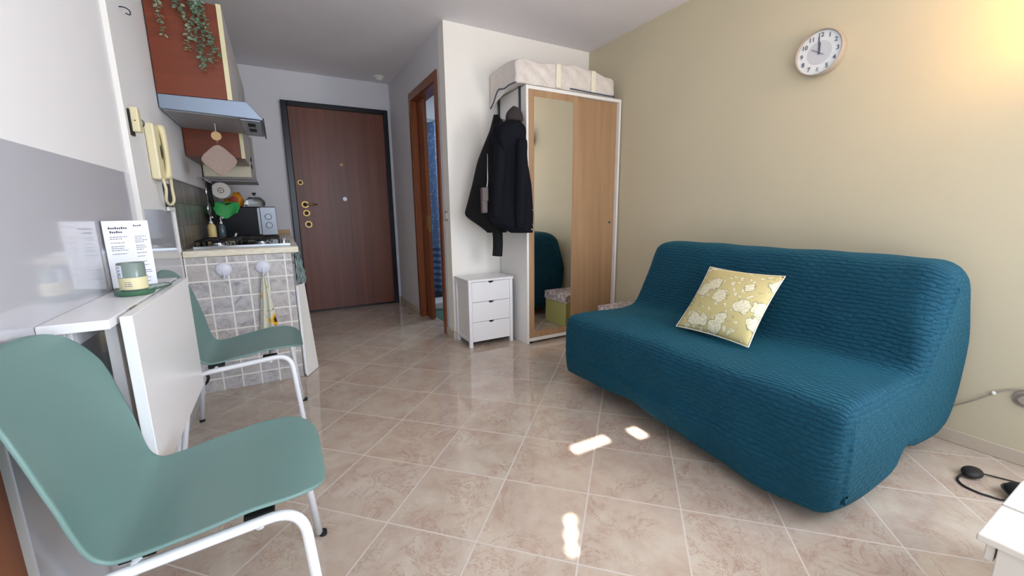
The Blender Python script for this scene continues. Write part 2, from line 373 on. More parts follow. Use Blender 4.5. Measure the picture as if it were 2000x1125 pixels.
# terrace floor outside; roof added unseen to block sun, its gaps shape the spots
off = SUN*(2.4/.55)
holes = [(1.06-off.x, 1.285-off.x, 1.31-off.y, 1.40-off.y), (1.40-off.x, 1.48-off.x, 1.255-off.y, 1.38-off.y), (.690-off.x, .745-off.x, .87-off.y, .935-off.y), (.725-off.x, .785-off.x, .925-off.y, .99-off.y), (.765-off.x, .825-off.x, .98-off.y, 1.045-off.y)]
xs = sorted({-3., 5.} | {h[0] for h in holes} | {h[1] for h in holes}); ys = sorted({-4.2, -1.5} | {h[2] for h in holes} | {h[3] for h in holes})
g = G()
for a, b in zip(xs, xs[1:]):
    for c, d in zip(ys, ys[1:]):
        mx, my = (a+b)/2, (c+d)/2
        if not any(h[0] < mx < h[1] and h[2] < my < h[3] for h in holes): g.box(a, b, c, d, 2.4, 2.43)
struct(obj('trim_1', g, 'terrace_concrete'), 'added unseen roof outside, blocking the sun except through its gaps')
struct(obj('trim_2', G().box(-3, 5, -6, -1.5, -.12, -.02), 'terrace_concrete'), 'terrace floor outside')
# bathroom
struct(obj('wall_bathroom', G().box(3.2, 3.3, FY+.12, DY, 0, CZ).box(RX, 3.3, FY, FY+.12, 0, CZ), 'bath_wall'))
struct(obj('trim_3', G().box(BX+.121, 3.2, FY+.121, DY-.001, .0005, .004), 'teal_floor'), 'bathroom floor')
# glossy enamel dado and cable trunking on the left wall
struct(obj('trim_4', G().box(LX, LX+.003, 1.13, 2.26, 0, 1.26).box(LX, LX+.003, 2.36, TY-.06, 0, 1.12), 'enamel_grey'), 'glossy grey dado')
struct(obj('trim_5', G().box(LX, LX+.02, 2.266, 2.30, 0, CZ), 'white_matt', bevel=.002), 'white cable trunking')
struct(obj('trim_6', G().box(LX, LX+.012, TY-.06, TY-.045, .885, 1.13), 'white_matt', bevel=.002))
# brown balcony door frame at near end of left wall
g = G(); g.box(LX, LX+.014, 1.0, 1.075, 0, 2.3); o = obj('door_3', g, 'mahogany', bevel=.003); struct(o)
g = G(); g.box(RX-.012, RX, -1.4, FY, 0, .062); struct(obj('baseboard_right', g, 'baseboard_tile', bevel=.003))
struct(obj('baseboard_front', G().box(BX, RX-.012, FY-.012, FY, 0, .072), 'baseboard_tile', bevel=.003))
struct(obj('baseboard_hall', G().box(BX-.012, BX, FY-.012, 3.42, 0, .072).box(BX-.012, BX, 4.24, DY, 0, .072), 'baseboard_tile', bevel=.003))
struct(obj('baseboard_back', G().box(1.19, BX-.012, DY-.012, DY, 0, .072).box(.1, .125, DY-.012, DY, 0, .072), 'baseboard_tile', bevel=.003))

# ------------------------------------------------------------------ armoured front door
def ring_plate(g, c, r0, r1, d, axis=1):
    g.lathe(c, [(r1, 0), (r1*1.05, -.002), (r1, -d), (r0, -d), (r0*.96, -d*.4), (r0*.9, 0)], axis, 28)
y = DY
d = thing('door_1', 'dark walnut front door in a navy metal frame at the end of the hall', 'door', (.66, y-.02, 0)); d['kind'] = 'structure'; del d['category']
g = G(); g.box(.125, .185, y-.05, y, 0, 2.235).box(1.145, 1.195, y-.05, y, 0, 2.235).box(.185, 1.145, y-.05, y, 2.185, 2.235).box(.185, 1.145, y-.02, y, 0, .02)
obj('door_frame', g, 'navy_frame', d, bevel=.006)
obj('door_leaf', G().box(.185, 1.145, y-.035, y-.001, .022, 2.185), 'walnut_door', d, bevel=.003)
for i, (px, pz, r) in enumerate(((.235, 1.42, .026), (.26, 1.19, .036), (.265, 1.10, .034), (.275, .98, .036))):
    g = G(); ring_plate(g, (px, y-.035, pz), r*.55, r, .012); e = obj('escutcheon', g, 'brass', d, smooth=False, auto=35)
    obj('keyhole', G().cyl((px, y-.052, pz), r*.62, .012, 1), 'dark_slot', e)
g = G(); g.tube([(.26, y-.04, 1.19), (.26, y-.085, 1.19)], .009).tube(fillet([(.26, y-.083, 1.19), (.30, y-.09, 1.192), (.375, y-.086, 1.19)], .02), .008)
obj('door_handle', g, 'brass', d, smooth=True)
g = G(); ring_plate(g, (.66, y-.035, 1.62), .006, .013, .006); obj('peephole', g, 'brass', d, auto=35)
g = G(); ring_plate(g, (.665, y-.035, 1.25), .012, .022, .012); g.cyl((.665, y-.05, 1.25), .013, .012, 1); obj('door_knob', g, 'silver_plastic', d, auto=35)

# ------------------------------------------------------------------ bathroom doorway with sliding leaf
d = thing('door_2', 'brown wooden doorway with a half-open sliding door showing a blue curtain', 'door', (BX, 3.83, 0)); d['kind'] = 'structure'; del d['category']
g = G(); g.box(BX-.014, BX, 3.42, 3.485, 0, 2.23).box(BX-.014, BX, 4.175, 4.24, 0, 2.23).box(BX-.014, BX, 3.485, 4.175, 2.155, 2.23)
obj('casing', g, 'mahogany', d, bevel=.003)
g = G(); g.box(BX, BX+.12, 3.47, 3.485, 0, 2.17).box(BX, BX+.045, 4.165, 4.19, 0, 2.17).box(BX+.085, BX+.12, 4.165, 4.19, 0, 2.17).box(BX, BX+.12, 3.485, 4.165, 2.15, 2.17)
obj('jamb', g, 'mahogany', d, bevel=.002)
lf = obj('door_leaf', G().box(BX+.047, BX+.083, 3.99, 4.19, .01, 2.145), 'mahogany', d, bevel=.002)
obj('lock_plate', G().box(BX+.055, BX+.075, 3.986, 3.992, .9, 1.06), 'brass', lf, bevel=.001)
obj('finger_pull', G().box(BX+.044, BX+.048, 4.01, 4.05, .93, 1.05), 'brass', lf, bevel=.001)
# shower curtain
cu = thing('shower_curtain', 'blue leaf-patterned shower curtain with striped hem behind the brown doorway', 'curtain', (1.9, 4.72, 0))
def fcur(u, v): return (1.42+u*.9, 4.72+.035*math.sin(u*46)+.012*math.sin(u*97+1)*(1-v*.5), .12+v*1.98)
g = G(); g.grid(fcur, 120, 8); obj('curtain_cloth', g, 'shower_cloth', cu, smooth=True, solid=.003)
obj('curtain_rod', G().tube([(BX+.121, 4.72, 2.12), (3.2, 4.72, 2.12)], .011), 'chrome', cu, smooth=True)
g = G(); g.box(1.42, 3.15, 4.36, 4.60, .004, .10).box(1.42, 1.5, 4.6, 5.04, .004, .10)
tag(obj('shower_tray', g, 'white_lacquer', bevel=.02), 'white shower tray edge on the bathroom floor below the blue curtain', 'shower tray')
# light switch and ceiling detector
s_ = thing('light_switch', 'grey framed light switch on the wall beside the brown doorway', 'switch', (BX, 3.325, 1.06))
obj('switch_plate', G().box(BX-.008, BX, 3.285, 3.365, 1.02, 1.10), 'switch_grey', s_, bevel=.002)
obj('rocker', G().box(BX-.012, BX-.007, 3.30, 3.35, 1.035, 1.085), 'plastic_white', s_, bevel=.001)
s_ = thing('ceiling_sensor', 'small white round sensor on the hall ceiling above the front door', 'sensor', (1.08, 4.82, CZ))
obj('sensor_base', G().lathe((1.08, 4.82, CZ), [(.055, 0), (.055, -.012), (.048, -.016)]), 'plastic_white', s_, auto=35)
obj('sensor_dome', G().lathe((1.08, 4.82, CZ-.016), [(.036, 0), (.034, -.014), (.022, -.024), (.0, -.027)]), 'plastic_white', s_, auto=60)

# ------------------------------------------------------------------ kitchen unit
ku = thing('kitchen_base_unit', 'kitchen base unit with a grey stone-tiled end wall under the hob', 'cabinet', (-.23, 3.9, 0))
obj('tiled_end', G().box(LX+.004, .045, TY, TY+.05, 0, .845), 'stone_tile', ku, bevel=.003)
obj('carcass', G().box(LX+.004, .03, TY+.051, DY-.052, .1, .845), 'cream_door', ku)
obj('plinth', G().box(LX+.004, -.02, TY+.051, DY-.052, 0, .099), 'dark_slot', ku)
for i in range(3):
    a = TY+.06+i*.64; dr = obj('cabinet_door', G().box(.031, .048, a, a+.62, .12, .83), 'cream_door', ku, bevel=.003)
    obj('door_knob', G().lathe((.048, a+.56, .72), [(.006, 0), (.006, .012), (.013, .016), (.013, .024), (.0, .028)], 0), 'chrome', dr, auto=40)
tag(obj('worktop', G().box(LX+.004, .09, TY-.005, DY-.002, .846, .885), 'worktop_stone', bevel=.006), 'cream marbled worktop carrying the hob and the microwave', 'worktop')
tag(obj('upstand', G().box(LX+.01, .09, DY-.016, DY-.001, .886, .93), 'birch', bevel=.002), 'low brownish upstand along the wall at the far end of the worktop', 'upstand')
tag(obj('backsplash', G().box(LX+.001, LX+.009, TY-.04, DY-.001, .887, 1.30), 'mosaic_tile'), 'dark metallic mosaic splashback on the left wall behind the hob', 'backsplash')
# hob
hb = thing('gas_hob', 'black four-burner gas hob with a chrome front edge set in the cream worktop', 'hob', (-.215, 3.38, .885))
obj('hob_plate', G().box(-.47, .045, 3.13, 3.63, .885, .897), 'black_gloss', hb, bevel=.004)
obj('hob_rim', G().box(-.475, .05, 3.118, 3.132, .885, .902).box(.045, .052, 3.132, 3.63, .885, .9).box(-.477, -.47, 3.132, 3.63, .885, .9), 'chrome', hb, bevel=.002)
for bx_, by_, r in ((-.36, 3.26, .045), (-.12, 3.26, .035), (-.36, 3.5, .035), (-.12, 3.5, .05)):
    bu = obj('burner', G().lathe((bx_, by_, .897), [(r*1.3, 0), (r*1.25, .006), (r, .008), (r, .016), (r*.9, .018)]), 'chrome', hb, auto=40)
    obj('burner_cap', G().lathe((bx_, by_, .915), [(r*.8, 0), (r*.8, .006), (r*.7, .009), (0, .01)]), 'black_iron', bu, auto=40)
    g = G(); q = .105
    g.tube(fillet([(bx_-q, by_-q, .932), (bx_+q, by_-q, .932), (bx_+q, by_+q, .932), (bx_-q, by_+q, .932), (bx_-q, by_-q, .932)], .01), .0045, 8)
    for dx, dy in ((1, 0), (-1, 0), (0, 1), (0, -1)): g.tube([(bx_+dx*.025, by_+dy*.025, .934), (bx_+dx*q, by_+dy*q, .934)], .0045, 8)
    for dx in (-1, 1):
        for dy in (-1, 1): g.tube([(bx_+dx*q, by_+dy*q, .932), (bx_+dx*q, by_+dy*q, .897)], .005, 8)
    obj('pan_support', g, 'black_iron', hb, smooth=True)
for i in range(4): obj('control_knob', G().lathe((.012, 3.22+i*.085, .897), [(.016, 0), (.016, .018), (.013, .022), (0, .022)]), 'chrome', hb, auto=40)
# microwave
MX0, MX1, MY, MZ = -.46, -.02, 4.34, .905
mw = thing('microwave', 'black and silver microwave with two dials at the far end of the worktop', 'microwave', (-.24, 4.5, .885))
obj('casing', G().box(MX0, MX1, MY+.02, MY+.36, MZ, MZ+.255), 'oven_black', mw, bevel=.006)
obj('oven_door', G().box(MX0, MX1-.13, MY, MY+.019, MZ+.004, MZ+.25), 'oven_black', mw, bevel=.004)
obj('door_handle', G().box(MX1-.145, MX1-.125, MY-.012, MY, MZ+.01, MZ+.245), 'silver_plastic', mw, bevel=.004)
pn = obj('control_panel', G().box(MX1-.123, MX1, MY-.002, MY+.019, MZ+.004, MZ+.25), 'silver_plastic', mw, bevel=.004)
for zz in (.09, .165):
    obj('dial', G().lathe((MX1-.062, MY-.002, MZ+zz), [(.028, 0), (.026, -.012), (.022, -.016), (0, -.016)], 1), 'silver_plastic', pn, auto=40)
for xx in (MX0+.04, MX1-.04):
    for yy in (MY+.05, MY+.32): obj('foot', G().cyl((xx, yy, .885), .014, .021), 'black_rubber', mw)
# green glove, snack bag, glass lid
def fg(u, v):
    x = -.485+u*.19+.01*math.sin(v*5); return (x, MY-.022-.012*math.sin(u*7)*v-.012*v, 1.185-v*(.085+.03*math.sin(u*PI))+.012*math.sin(u*9))
g = G(); g.grid(fg, 24, 14)
def fg2(u, v): return (-.48+u*.18, MY-.022+v*.10, 1.188+.006*math.sin(u*11+v*6)+.004)
g.grid(fg2, 16, 8)
tag(obj('dish_cloth', g, 'rubber_green', smooth=True, solid=.006), 'bright green cloth draped over the front corner of the microwave', 'cloth')
g = G(); R = []
for i in range(13):
    t = i/12; z = 1.165+t*.125; wd = .075*(1-.25*t)*(.85+.3*math.sin(t*PI)); dp = .045*(1-t)**.5+.004
    R.append([Vector((-.345+wd*math.cos(a)*(1+.08*math.sin(5*a+t*6)), 4.62+dp*math.sin(a), z+.006*math.sin(3*a)*t)) for a in [2*PI*j/28 for j in range(28)]])
g.rings(R); sb = thing('snack_bag', 'orange crinkled food bag standing on top of the microwave', 'bag', (-.345, 4.62, 1.165)); obj('bag_body', g, 'orange_bag', sb, smooth=True)
obj('printed_patch', G().lathe((-.345, 4.572, 1.225), [(.036, .012), (.034, 0), (.0, -.004)], 1), 'red_print', sb, auto=60)
g = G(); g.lathe((-.18, 4.54, 1.166), [(.075, 0), (.085, .02), (.08, .05), (.05, .08), (.015, .092), (.015, .095), (0, .096)])
gl = thing('glass_pan_lid', 'clear glass pan lid on top of the microwave beside the orange bag', 'pan lid', (-.18, 4.54, 1.166)); obj('lid_glass', g, 'glass_clear', gl, smooth=True)
obj('lid_knob', G().lathe((-.18, 4.54, 1.262), [(.008, 0), (.008, .01), (.018, .016), (.018, .026), (0, .028)]), 'black_rubber', gl, auto=40)
# soap set
sp = thing('soap_tray', 'cream soap tray behind the hob with a sponge well', 'tray', (-.40, 3.78, .885))
obj('tray_body', G().box(-.475, -.33, 3.74, 3.84, .8865, .925), 'dispenser_cream', sp, bevel=.008)
def pump_bottle(x, y, z, r, h, mt, label, nm='soap_dispenser'):
    t = thing(nm, label, 'soap dispenser', (x, y, z), 'soap dispensers behind the hob')
    obj('bottle', G().lathe((x, y, z), [(r*.9, 0), (r, .006), (r, h*.78), (r*.6, h*.95), (r*.35, h)]), mt, t, auto=50)
    g = G(); g.cyl((x, y, z+h), r*.42, .014).cyl((x, y, z+h+.014), .004, .035); g.tube(fillet([(x, y, z+h+.047), (x+.008, y-.012, z+h+.05), (x+.018, y-.036, z+h+.043)], .01), .0055, 8)
    obj('pump', g, 'white_metal', t, auto=40)
pump_bottle(-.445, 3.79, .9255, .027, .105, 'dispenser_cream', 'cream soap bottle with a white pump, against the splashback')
pump_bottle(-.385, 3.80, .9255, .022, .10, 'bottle_slate', 'slate grey soap bottle with a white pump beside the cream one')
g = G(); g.box(-.325, -.30, 3.70, 3.78, .8865, .90); g.tube([(-.315, 3.72, .90), (-.29, 3.715, .955)], .006, 8)
tag(obj('dish_brush', g, 'white_metal', smooth=False), 'small white dish brush standing beside the cream soap tray', 'brush')
# utensils on rail
ur = thing('utensil_rail', 'dark rail with kitchen utensils on the wall above the mosaic splashback', 'rail', (LX+.02, 4.2, 1.36))
obj('rail', G().tube([(LX+.035, 3.95, 1.37), (LX+.035, 4.6, 1.37)], .006, 8).tube([(LX, 3.97, 1.37), (LX+.035, 3.97, 1.37)], .005, 8).tube([(LX, 4.58, 1.37), (LX+.035, 4.58, 1.37)], .005, 8), 'chrome', ur, smooth=True)
def utensil(y, l, kind, label, mt='black_rubber'):
    t = thing(kind, label, 'utensil', (LX+.045, y, 1.37), 'utensils hanging on the kitchen rail'); x = LX+.045
    obj('hook', G().tube(smoothpts([(x-.01, y, 1.377), (x, y, 1.375), (x+.006, y, 1.36), (x, y, 1.345)]), .002, 8), 'chrome', t, smooth=True)
    obj('handle', G().tube([(x, y, 1.35), (x, y, 1.35-l*.6)], [.009, .006]), mt, t, smooth=True)
    obj('head', G().ball((x, y, 1.35-l*.78), l*.2, (.3, .8, 1), 10), mt, t, smooth=True)
utensil(3.98, .27, 'ladle', 'chrome ladle hanging nearest on the kitchen rail', 'chrome')
utensil(4.08, .32, 'serving_spoon', 'black serving spoon on the rail, between the ladle and the spatula')
utensil(4.19, .36, 'spatula', 'long black spatula hanging third along the kitchen rail')
utensil(4.28, .20, 'skimmer', 'short black skimmer hanging furthest on the kitchen rail, beside the long spatula')
# kitchen paper roll
pr = thing('paper_towel_roll', 'white kitchen paper roll hanging from the wall above the microwave', 'paper roll', (-.40, 4.4, 1.30))
obj('roll', G().lathe((-.405, 4.3, 1.295), [(.022, 0), (.066, 0), (.068, .01), (.068, .21), (.066, .22), (.022, .22)], 1, 36), 'tissue', pr, auto=40)
obj('core', G().lathe((-.405, 4.297, 1.295), [(.023, .226), (.023, 0), (.018, 0), (.018, .226)], 1, 24), 'tube_grey', pr, auto=40)
obj('holder', G().tube(fillet([(LX+.009, 4.54, 1.295), (-.405, 4.54, 1.295), (-.405, 4.29, 1.295)], .02), .006, 8), 'chrome', pr, smooth=True)
# wall cabinets
uc = thing('wall_cabinet', 'tall cherry-brown wall cabinet with cream doors above the cooker hood', 'cabinet', (-.35, 3.3, 1.75))
obj('side_panel', G().box(LX+.006, -.192, TY, TY+.018, 1.745, 2.24), 'cherry', uc, bevel=.001)
obj('carcass', G().box(LX+.006, -.192, TY+.019, 4.79, 1.745, 2.24), 'cream_door', uc)
for a in (TY, TY+.60, TY+1.2): 
    dd = obj('cabinet_door', G().box(-.190, -.168, a, a+.59, 1.745, 2.245), 'door_taupe', uc, bevel=.001); obj('edge_band', G().box(-.1905, -.1675, a-.002, a, 1.744, 2.246), 'cream_edge', dd)
obj('latch', G().box(-.168, -.158, 3.06, 3.12, 1.737, 1.747), 'chrome', uc, bevel=.001)
lc = thing('lower_wall_cabinet', 'short cherry-brown wall cabinet hanging below and beyond the cooker hood', 'cabinet', (-.35, 3.9, 1.5))
obj('side_panel', G().box(LX+.006, -.192, 3.62, 3.64, 1.49, 1.742), 'cherry', lc, bevel=.001)
obj('carcass', G().box(LX+.006, -.192, 3.641, 4.2, 1.49, 1.742), 'cherry', lc)
dd = obj('cabinet_door', G().box(-.190, -.168, 3.62, 4.2, 1.488, 1.742), 'door_taupe', lc, bevel=.001); obj('edge_band', G().box(-.1905, -.1675, 3.617, 3.62, 1.487, 1.742), 'cream_edge', dd)
wb = thing('wall_boiler', 'cream wall appliance with two dark knobs in a grey frame behind the short cabinet', 'appliance', (-.32, 4.45, 1.4))
obj('housing', G().box(LX+.01, -.165, 4.26, 4.70, 1.40, 1.73), 'cream_door', wb, bevel=.01)
g = G(); g.box(LX+.01, -.135, 4.235, 4.255, 1.375, 1.40).box(-.155, -.135, 4.235, 4.255, 1.40, 1.73).box(LX+.01, -.135, 4.235, 4.70, 1.365, 1.385)
obj('frame', g, 'grey_frame', wb, bevel=.003)
for zz in (1.50, 1.56): obj('knob', G().lathe((-.165, 4.33, zz), [(.018, 0), (.017, .02), (0, .02)], 0), 'knob_black', wb, auto=40)
# cooker hood
ch = thing('cooker_hood', 'silver-blue cooker hood with a mesh underside above the gas hob', 'cooker hood', (-.27, 3.3, 1.65))
g = G(); prof = [(LX+.006, 1.743), (-.10, 1.743), (-.028, 1.655), (-.028, 1.645), (-.05, 1.65), (LX+.006, 1.67)]
g.prism(prof, 1, TY, 3.61); obj('hood_body', g, 'steel_blue', ch, bevel=.003)
g = G(); g.hexa([(-.49, TY+.03, 1.664), (-.15, TY+.03, 1.653), (-.49, 3.58, 1.664), (-.15, 3.58, 1.653), (-.49, TY+.03, 1.668), (-.15, TY+.03, 1.657), (-.49, 3.58, 1.668), (-.15, 3.58, 1.657)])
obj('grease_filter', g, 'hood_mesh', ch)
pn = obj('control_strip', G().hexa([(-.145, TY+.02, 1.645), (-.04, TY+.02, 1.641), (-.145, 3.59, 1.645), (-.04, 3.59, 1.641), (-.145, TY+.02, 1.65), (-.04, TY+.02, 1.648), (-.145, 3.59, 1.65), (-.04, 3.59, 1.648)]), 'silver_plastic', ch, bevel=.001)
for yy in (3.12, 3.3): obj('switch', G().box(-.11, -.07, yy, yy+.09, 1.639, 1.644), 'dark_slot', pn, bevel=.001)
obj('front_lip', G().box(-.028, -.02, TY+.002, 3.608, 1.63, 1.66), 'black_metal', ch, bevel=.002)
# potholder
ph = thing('potholder', 'beige quilted square potholder hanging by its corner under the cooker hood', 'potholder', (-.295, 3.3, 1.48))
def fp(u, v):
    a, b = (u-.5)*2, (v-.5)*2
    q = max(abs(a), abs(b)); r_ = math.hypot(a, b) or 1; kf = 1-.14*max(0, (r_-1.05)/.36)**1.5
    x, z = a*.076*kf, b*.076*kf; X = (x-z)*.7071; Z = (x+z)*.7071
    return (-.295+X, 3.3+.010*math.sin(X*30)+X*.15, 1.435+Z*1.02)
g = G(); g.grid(fp, 24, 24); obj('cloth_square', g, 'potholder', ph, smooth=True, solid=.009)
obj('loop', G().tube([(-.295, 3.3, 1.54), (-.293, 3.297, 1.565), (-.297, 3.303, 1.565), (-.295, 3.3, 1.54)], .0018, 6), 'potholder', ph)
hk = thing('wooden_hook', 'round wooden hook above the beige potholder', 'hook', (-.295, 3.3, 1.58))
obj('disc', G().lathe((-.295, 3.292, 1.583), [(.027, 0), (.027, .008), (.025, .01)], 1), 'wood_light', hk, auto=40)
obj('hanger', G().tube([(-.295, 3.298, 1.605), (-.295, 3.298, 1.66)], .002, 6), 'white_metal', hk)
# suction hooks and cloths
for i, x in enumerate((-.325, -.12)):
    t = thing('suction_hook', ('left white round suction hook with nothing hanging from it, on the tiled end wall', 'right white round suction hook holding the sunflower tea towel')[i], 'hook', (x, TY, .765), 'suction hooks on the tiled end wall')
    obj('suction_disc', G().lathe((x, TY, .765), [(.043, 0), (.042, -.006), (.030, -.014), (.012, -.017), (0, -.018)], 1, 32), 'hook_white', t, auto=50)
    obj('hook', G().tube(smoothpts([(x, TY-.014, .765), (x, TY-.02, .74), (x, TY-.018, .715), (x, TY-.032, .708), (x, TY-.038, .72)]), .004, 8), 'hook_white', t, smooth=True)
def ft(u, v):
    top = -.12; sp_ = .012+.088*v**.85; x = top-.005*v+(u-.5)*sp_; return (x, TY-.03+.014*math.sin(u*13+v*2)*(.3+v), .725-v*(.36+.025*math.sin(u*6)))
g = G(); g.grid(ft, 30, 24); tag(obj('tea_towel', g, 'sunflower_cloth', smooth=True, solid=.003), 'white tea towel printed with sunflowers hanging from the right suction hook', 'towel')
def fc(u, v): return (.066+.062*u*(.5+.5*v)+.004*math.sin(v*20), TY+.03+u*.17+.01*math.sin(u*20+v*3), .832-v*.205+.012*math.sin(u*8))
g = G(); g.grid(fc, 24, 18); g.grid(lambda u, v: (.062+.03*u, TY+.06+.015*math.sin(u*9)+v*.03, .835-.02*u-.19*v), 10, 14)
tag(obj('checked_cloth', g, 'check_cloth', smooth=True, solid=.004), 'dark blue and white checked cloth hanging at the corner of the worktop', 'cloth')
ib = thing('leaning_board', 'narrow white board with a raised rim leaning against the end of the kitchen unit', 'board', (.09, 3.1, 0))
def quad_at(t, e=0):  # board from top to bottom, slightly splayed
    return None
top0, top1, bo0, bo1 = Vector((.056, TY+.03, .625)), Vector((.1, TY+.13, .625)), Vector((.056, 2.99, .004)), Vector((.135, 3.14, .004))
nrm = (top1-top0).cross(bo0-top0).normalized()*.010
g = G(); g.hexa([bo0, bo1, bo0-nrm, bo1-nrm, top0, top1, top0-nrm, top1-nrm]); obj('panel', g, 'white_matt', ib, bevel=.003)
g = G(); g.tube(fillet([top0, bo0+Vector((0, 0, .012)), bo1+Vector((0, 0, .012)), top1], .02), .0065, 8); obj('rim', g, 'white_metal', ib, smooth=True)

# trailing plant on wall cabinet
tp = thing('trailing_plant', 'grey-green trailing plant hanging down the brown side of the wall cabinet', 'plant', (-.35, 3.1, 2.245))
obj('pot', G().lathe((-.35, 3.15, 2.246), [(.05, 0), (.065, .10), (.07, .12), (.06, .12), (.055, .09)]), 'white_matt', tp, auto=40)
def leafstrand(pts, dens=.009, size=.0145):
    P = smoothpts(pts, 8); g = G(); g.tube(P, .0013, 6)
    L = G(); acc = 0
    for i in range(len(P)-1):
        acc += (P[i+1]-P[i]).length
        while acc > dens*.5:
            acc -= dens*.5
            c = P[i]+Vector((random.uniform(-.004, .004),)*3); a = random.uniform(0, 2*PI); el = random.uniform(-.9, .2)
            D = Vector((math.cos(a)*math.cos(el), -abs(math.sin(a))*math.cos(el)*.8, math.sin(el))).normalized(); W = D.cross(Vector((random.uniform(-1, 1), random.uniform(-1, 1), 1))).normalized(); s = size*random.uniform(.7, 1.25)
            N = D.cross(W)*s*.12
            vs = [L.b.verts.new(c+q) for q in (D*.002, D*s*.6+W*s*.42+N, D*s*1.25+W*s*.34, D*s*1.6, D*s*1.25-W*s*.34, D*s*.6-W*s*.42+N)]
            L.b.faces.new(vs)
    o = obj('stem', g, 'stem_green', tp); obj('leaves', L, 'leaf_pale' if random.random() < .5 else 'leaf_green', o)
yy = TY-.015
for pts in ([(-.40, 3.12, 2.33), (-.435, yy, 2.28), (-.445, yy-.01, 2.17), (-.44, yy-.008, 2.03)],
            [(-.36, 3.1, 2.34), (-.36, yy, 2.30), (-.345, yy-.015, 2.19), (-.325, yy-.01, 2.10), (-.345, yy-.006, 1.97)],
            [(-.35, 3.1, 2.34), (-.32, yy, 2.31), (-.30, yy-.02, 2.2), (-.30, yy-.012, 2.08), (-.29, yy-.012, 1.98), (-.285, yy-.01, 1.88)],
            [(-.33, 3.1, 2.34), (-.29, yy, 2.32), (-.27, yy-.02, 2.24), (-.265, yy-.015, 2.12), (-.235, yy-.012, 2.02), (-.235, yy-.01, 1.91)],
            [(-.33, 3.1, 2.34), (-.31, yy, 2.31), (-.28, yy-.015, 2.18), (-.27, yy-.015, 2.08), (-.275, yy-.01, 1.98), (-.29, yy-.01, 1.90)],
            [(-.34, 3.1, 2.34), (-.345, yy, 2.32), (-.37, yy-.02, 2.24), (-.36, yy-.02, 2.18), (-.33, yy-.02, 2.12)],
            [(-.33, 3.1, 2.34), (-.27, yy, 2.32), (-.25, yy-.015, 2.15), (-.22, yy-.01, 2.02), (-.195, yy-.012, 1.96)]):
    leafstrand(pts)

# ------------------------------------------------------------------ intercom and small wall things
ic = thing('intercom_phone', 'cream wall intercom handset with a looped cord beside the splashback', 'intercom', (LX, 2.7, 1.4))
obj('base', G().box(LX+.001, LX+.038, 2.62, 2.78, 1.265, 1.525), 'cream_plastic', ic, bevel=.008)
g = G(); R = []
for i in range(17):
    t = i/16; z = 1.275+t*.255; e = abs(t-.5)*2; x0 = LX+.042+.010*(1-e**4) ; hw = .024+.006*e**3; hd = .012+.006*e**3
    R.append([Vector((x0+hd*math.cos(a), 2.735+hw*math.sin(a), z)) for a in [2*PI*j/16 for j in range(16)]])
g.rings(R); obj('handset', g, 'cream_plastic', ic, smooth=True)
obj('cradle_slot', G().ball((LX+.038, 2.70, 1.40), .03, (.12, .35, 1.2), 10), 'dark_slot', ic, smooth=True)
obj('cord', G().tube(smoothpts([(LX+.035, 2.66, 1.27), (LX+.04, 2.665, 1.22), (LX+.03, 2.69, 1.165), (LX+.035, 2.74, 1.145), (LX+.045, 2.78, 1.17), (LX+.045, 2.775, 1.23), (LX+.05, 2.755, 1.28)], 8), .0065, 10), 'cream_plastic', ic, smooth=True)
sk = thing('wall_socket', 'dark wall socket on a white bracket behind the looped intercom cord', 'socket', (LX, 2.86, 1.17))
obj('faceplate', G().box(LX+.004, LX+.012, 2.81, 2.93, 1.135, 1.26), 'black_metal', sk, bevel=.003)
obj('bracket', G().box(LX+.004, LX+.016, 2.80, 2.95, 1.115, 1.135), 'white_matt', sk, bevel=.002)
jb = thing('junction_box', 'small cream box on the left wall beside the white trunking', 'box', (LX, 2.43, 1.49))
obj('back_box', G().box(LX, LX+.008, 2.385, 2.43, 1.43, 1.535), 'dark_slot', jb)
obj('cover', G().box(LX+.008, LX+.035, 2.39, 2.44, 1.445, 1.545), 'cream_plastic', jb, bevel=.004)
obj('screw', G().cyl((LX+.022, 2.388, 1.49), .003, .004, 1, 12), 'brass', jb)
obj('side_clip', G().lathe((LX+.02, 2.44, 1.49), [(.02, 0), (.022, .01), (.015, .02), (0, .022)], 1, 16), 'glass_clear', jb, auto=60)
t = tag(obj('wall_hook', G().tube(smoothpts([(LX, 2.55, 1.985), (LX+.02, 2.55, 1.985), (LX+.034, 2.552, 1.975), (LX+.032, 2.555, 1.96), (LX+.018, 2.556, 1.965)]), .0025, 8), 'black_metal', smooth=True), 'small dark cup hook high on the left wall', 'hook')

# ------------------------------------------------------------------ drop-leaf wall table
tb = thing('wall_table', 'white wall-mounted drop-leaf table with its leaf hanging down', 'table', (-.45, 1.7, 0))
obj('table_top', G().box(LX+.004, -.385, 1.318, 2.095, .820, .844), 'white_lacquer', tb, bevel=.002)
lf = obj('drop_leaf', G().box(-.378, -.352, 1.362, 2.095, .375, .840), 'white_lacquer', tb, bevel=.002)
for yy in (1.45, 1.97): obj('hinge', G().tube([(-.3815, yy, .838), (-.3815, yy+.07, .838)], .004, 8), 'chrome', lf)
obj('wall_rail', G().box(LX+.004, LX+.035, 1.36, 2.06, .765, .8195), 'white_lacquer', tb, bevel=.002)
obj('bracket', G().box(-.50, -.475, 1.385, 1.41, .775, .8195), 'white_lacquer', tb, bevel=.002)
obj('gate_leg', G().box(-.43, -.405, 1.43, 1.49, .42, .811).box(-.48, -.43, 1.43, 1.455, .42, .46), 'white_lacquer', tb, bevel=.002)
obj('gate_strut', G().box(-.402, -.382, 1.46, 1.50, .45, .80), 'birch', tb, bevel=.002)
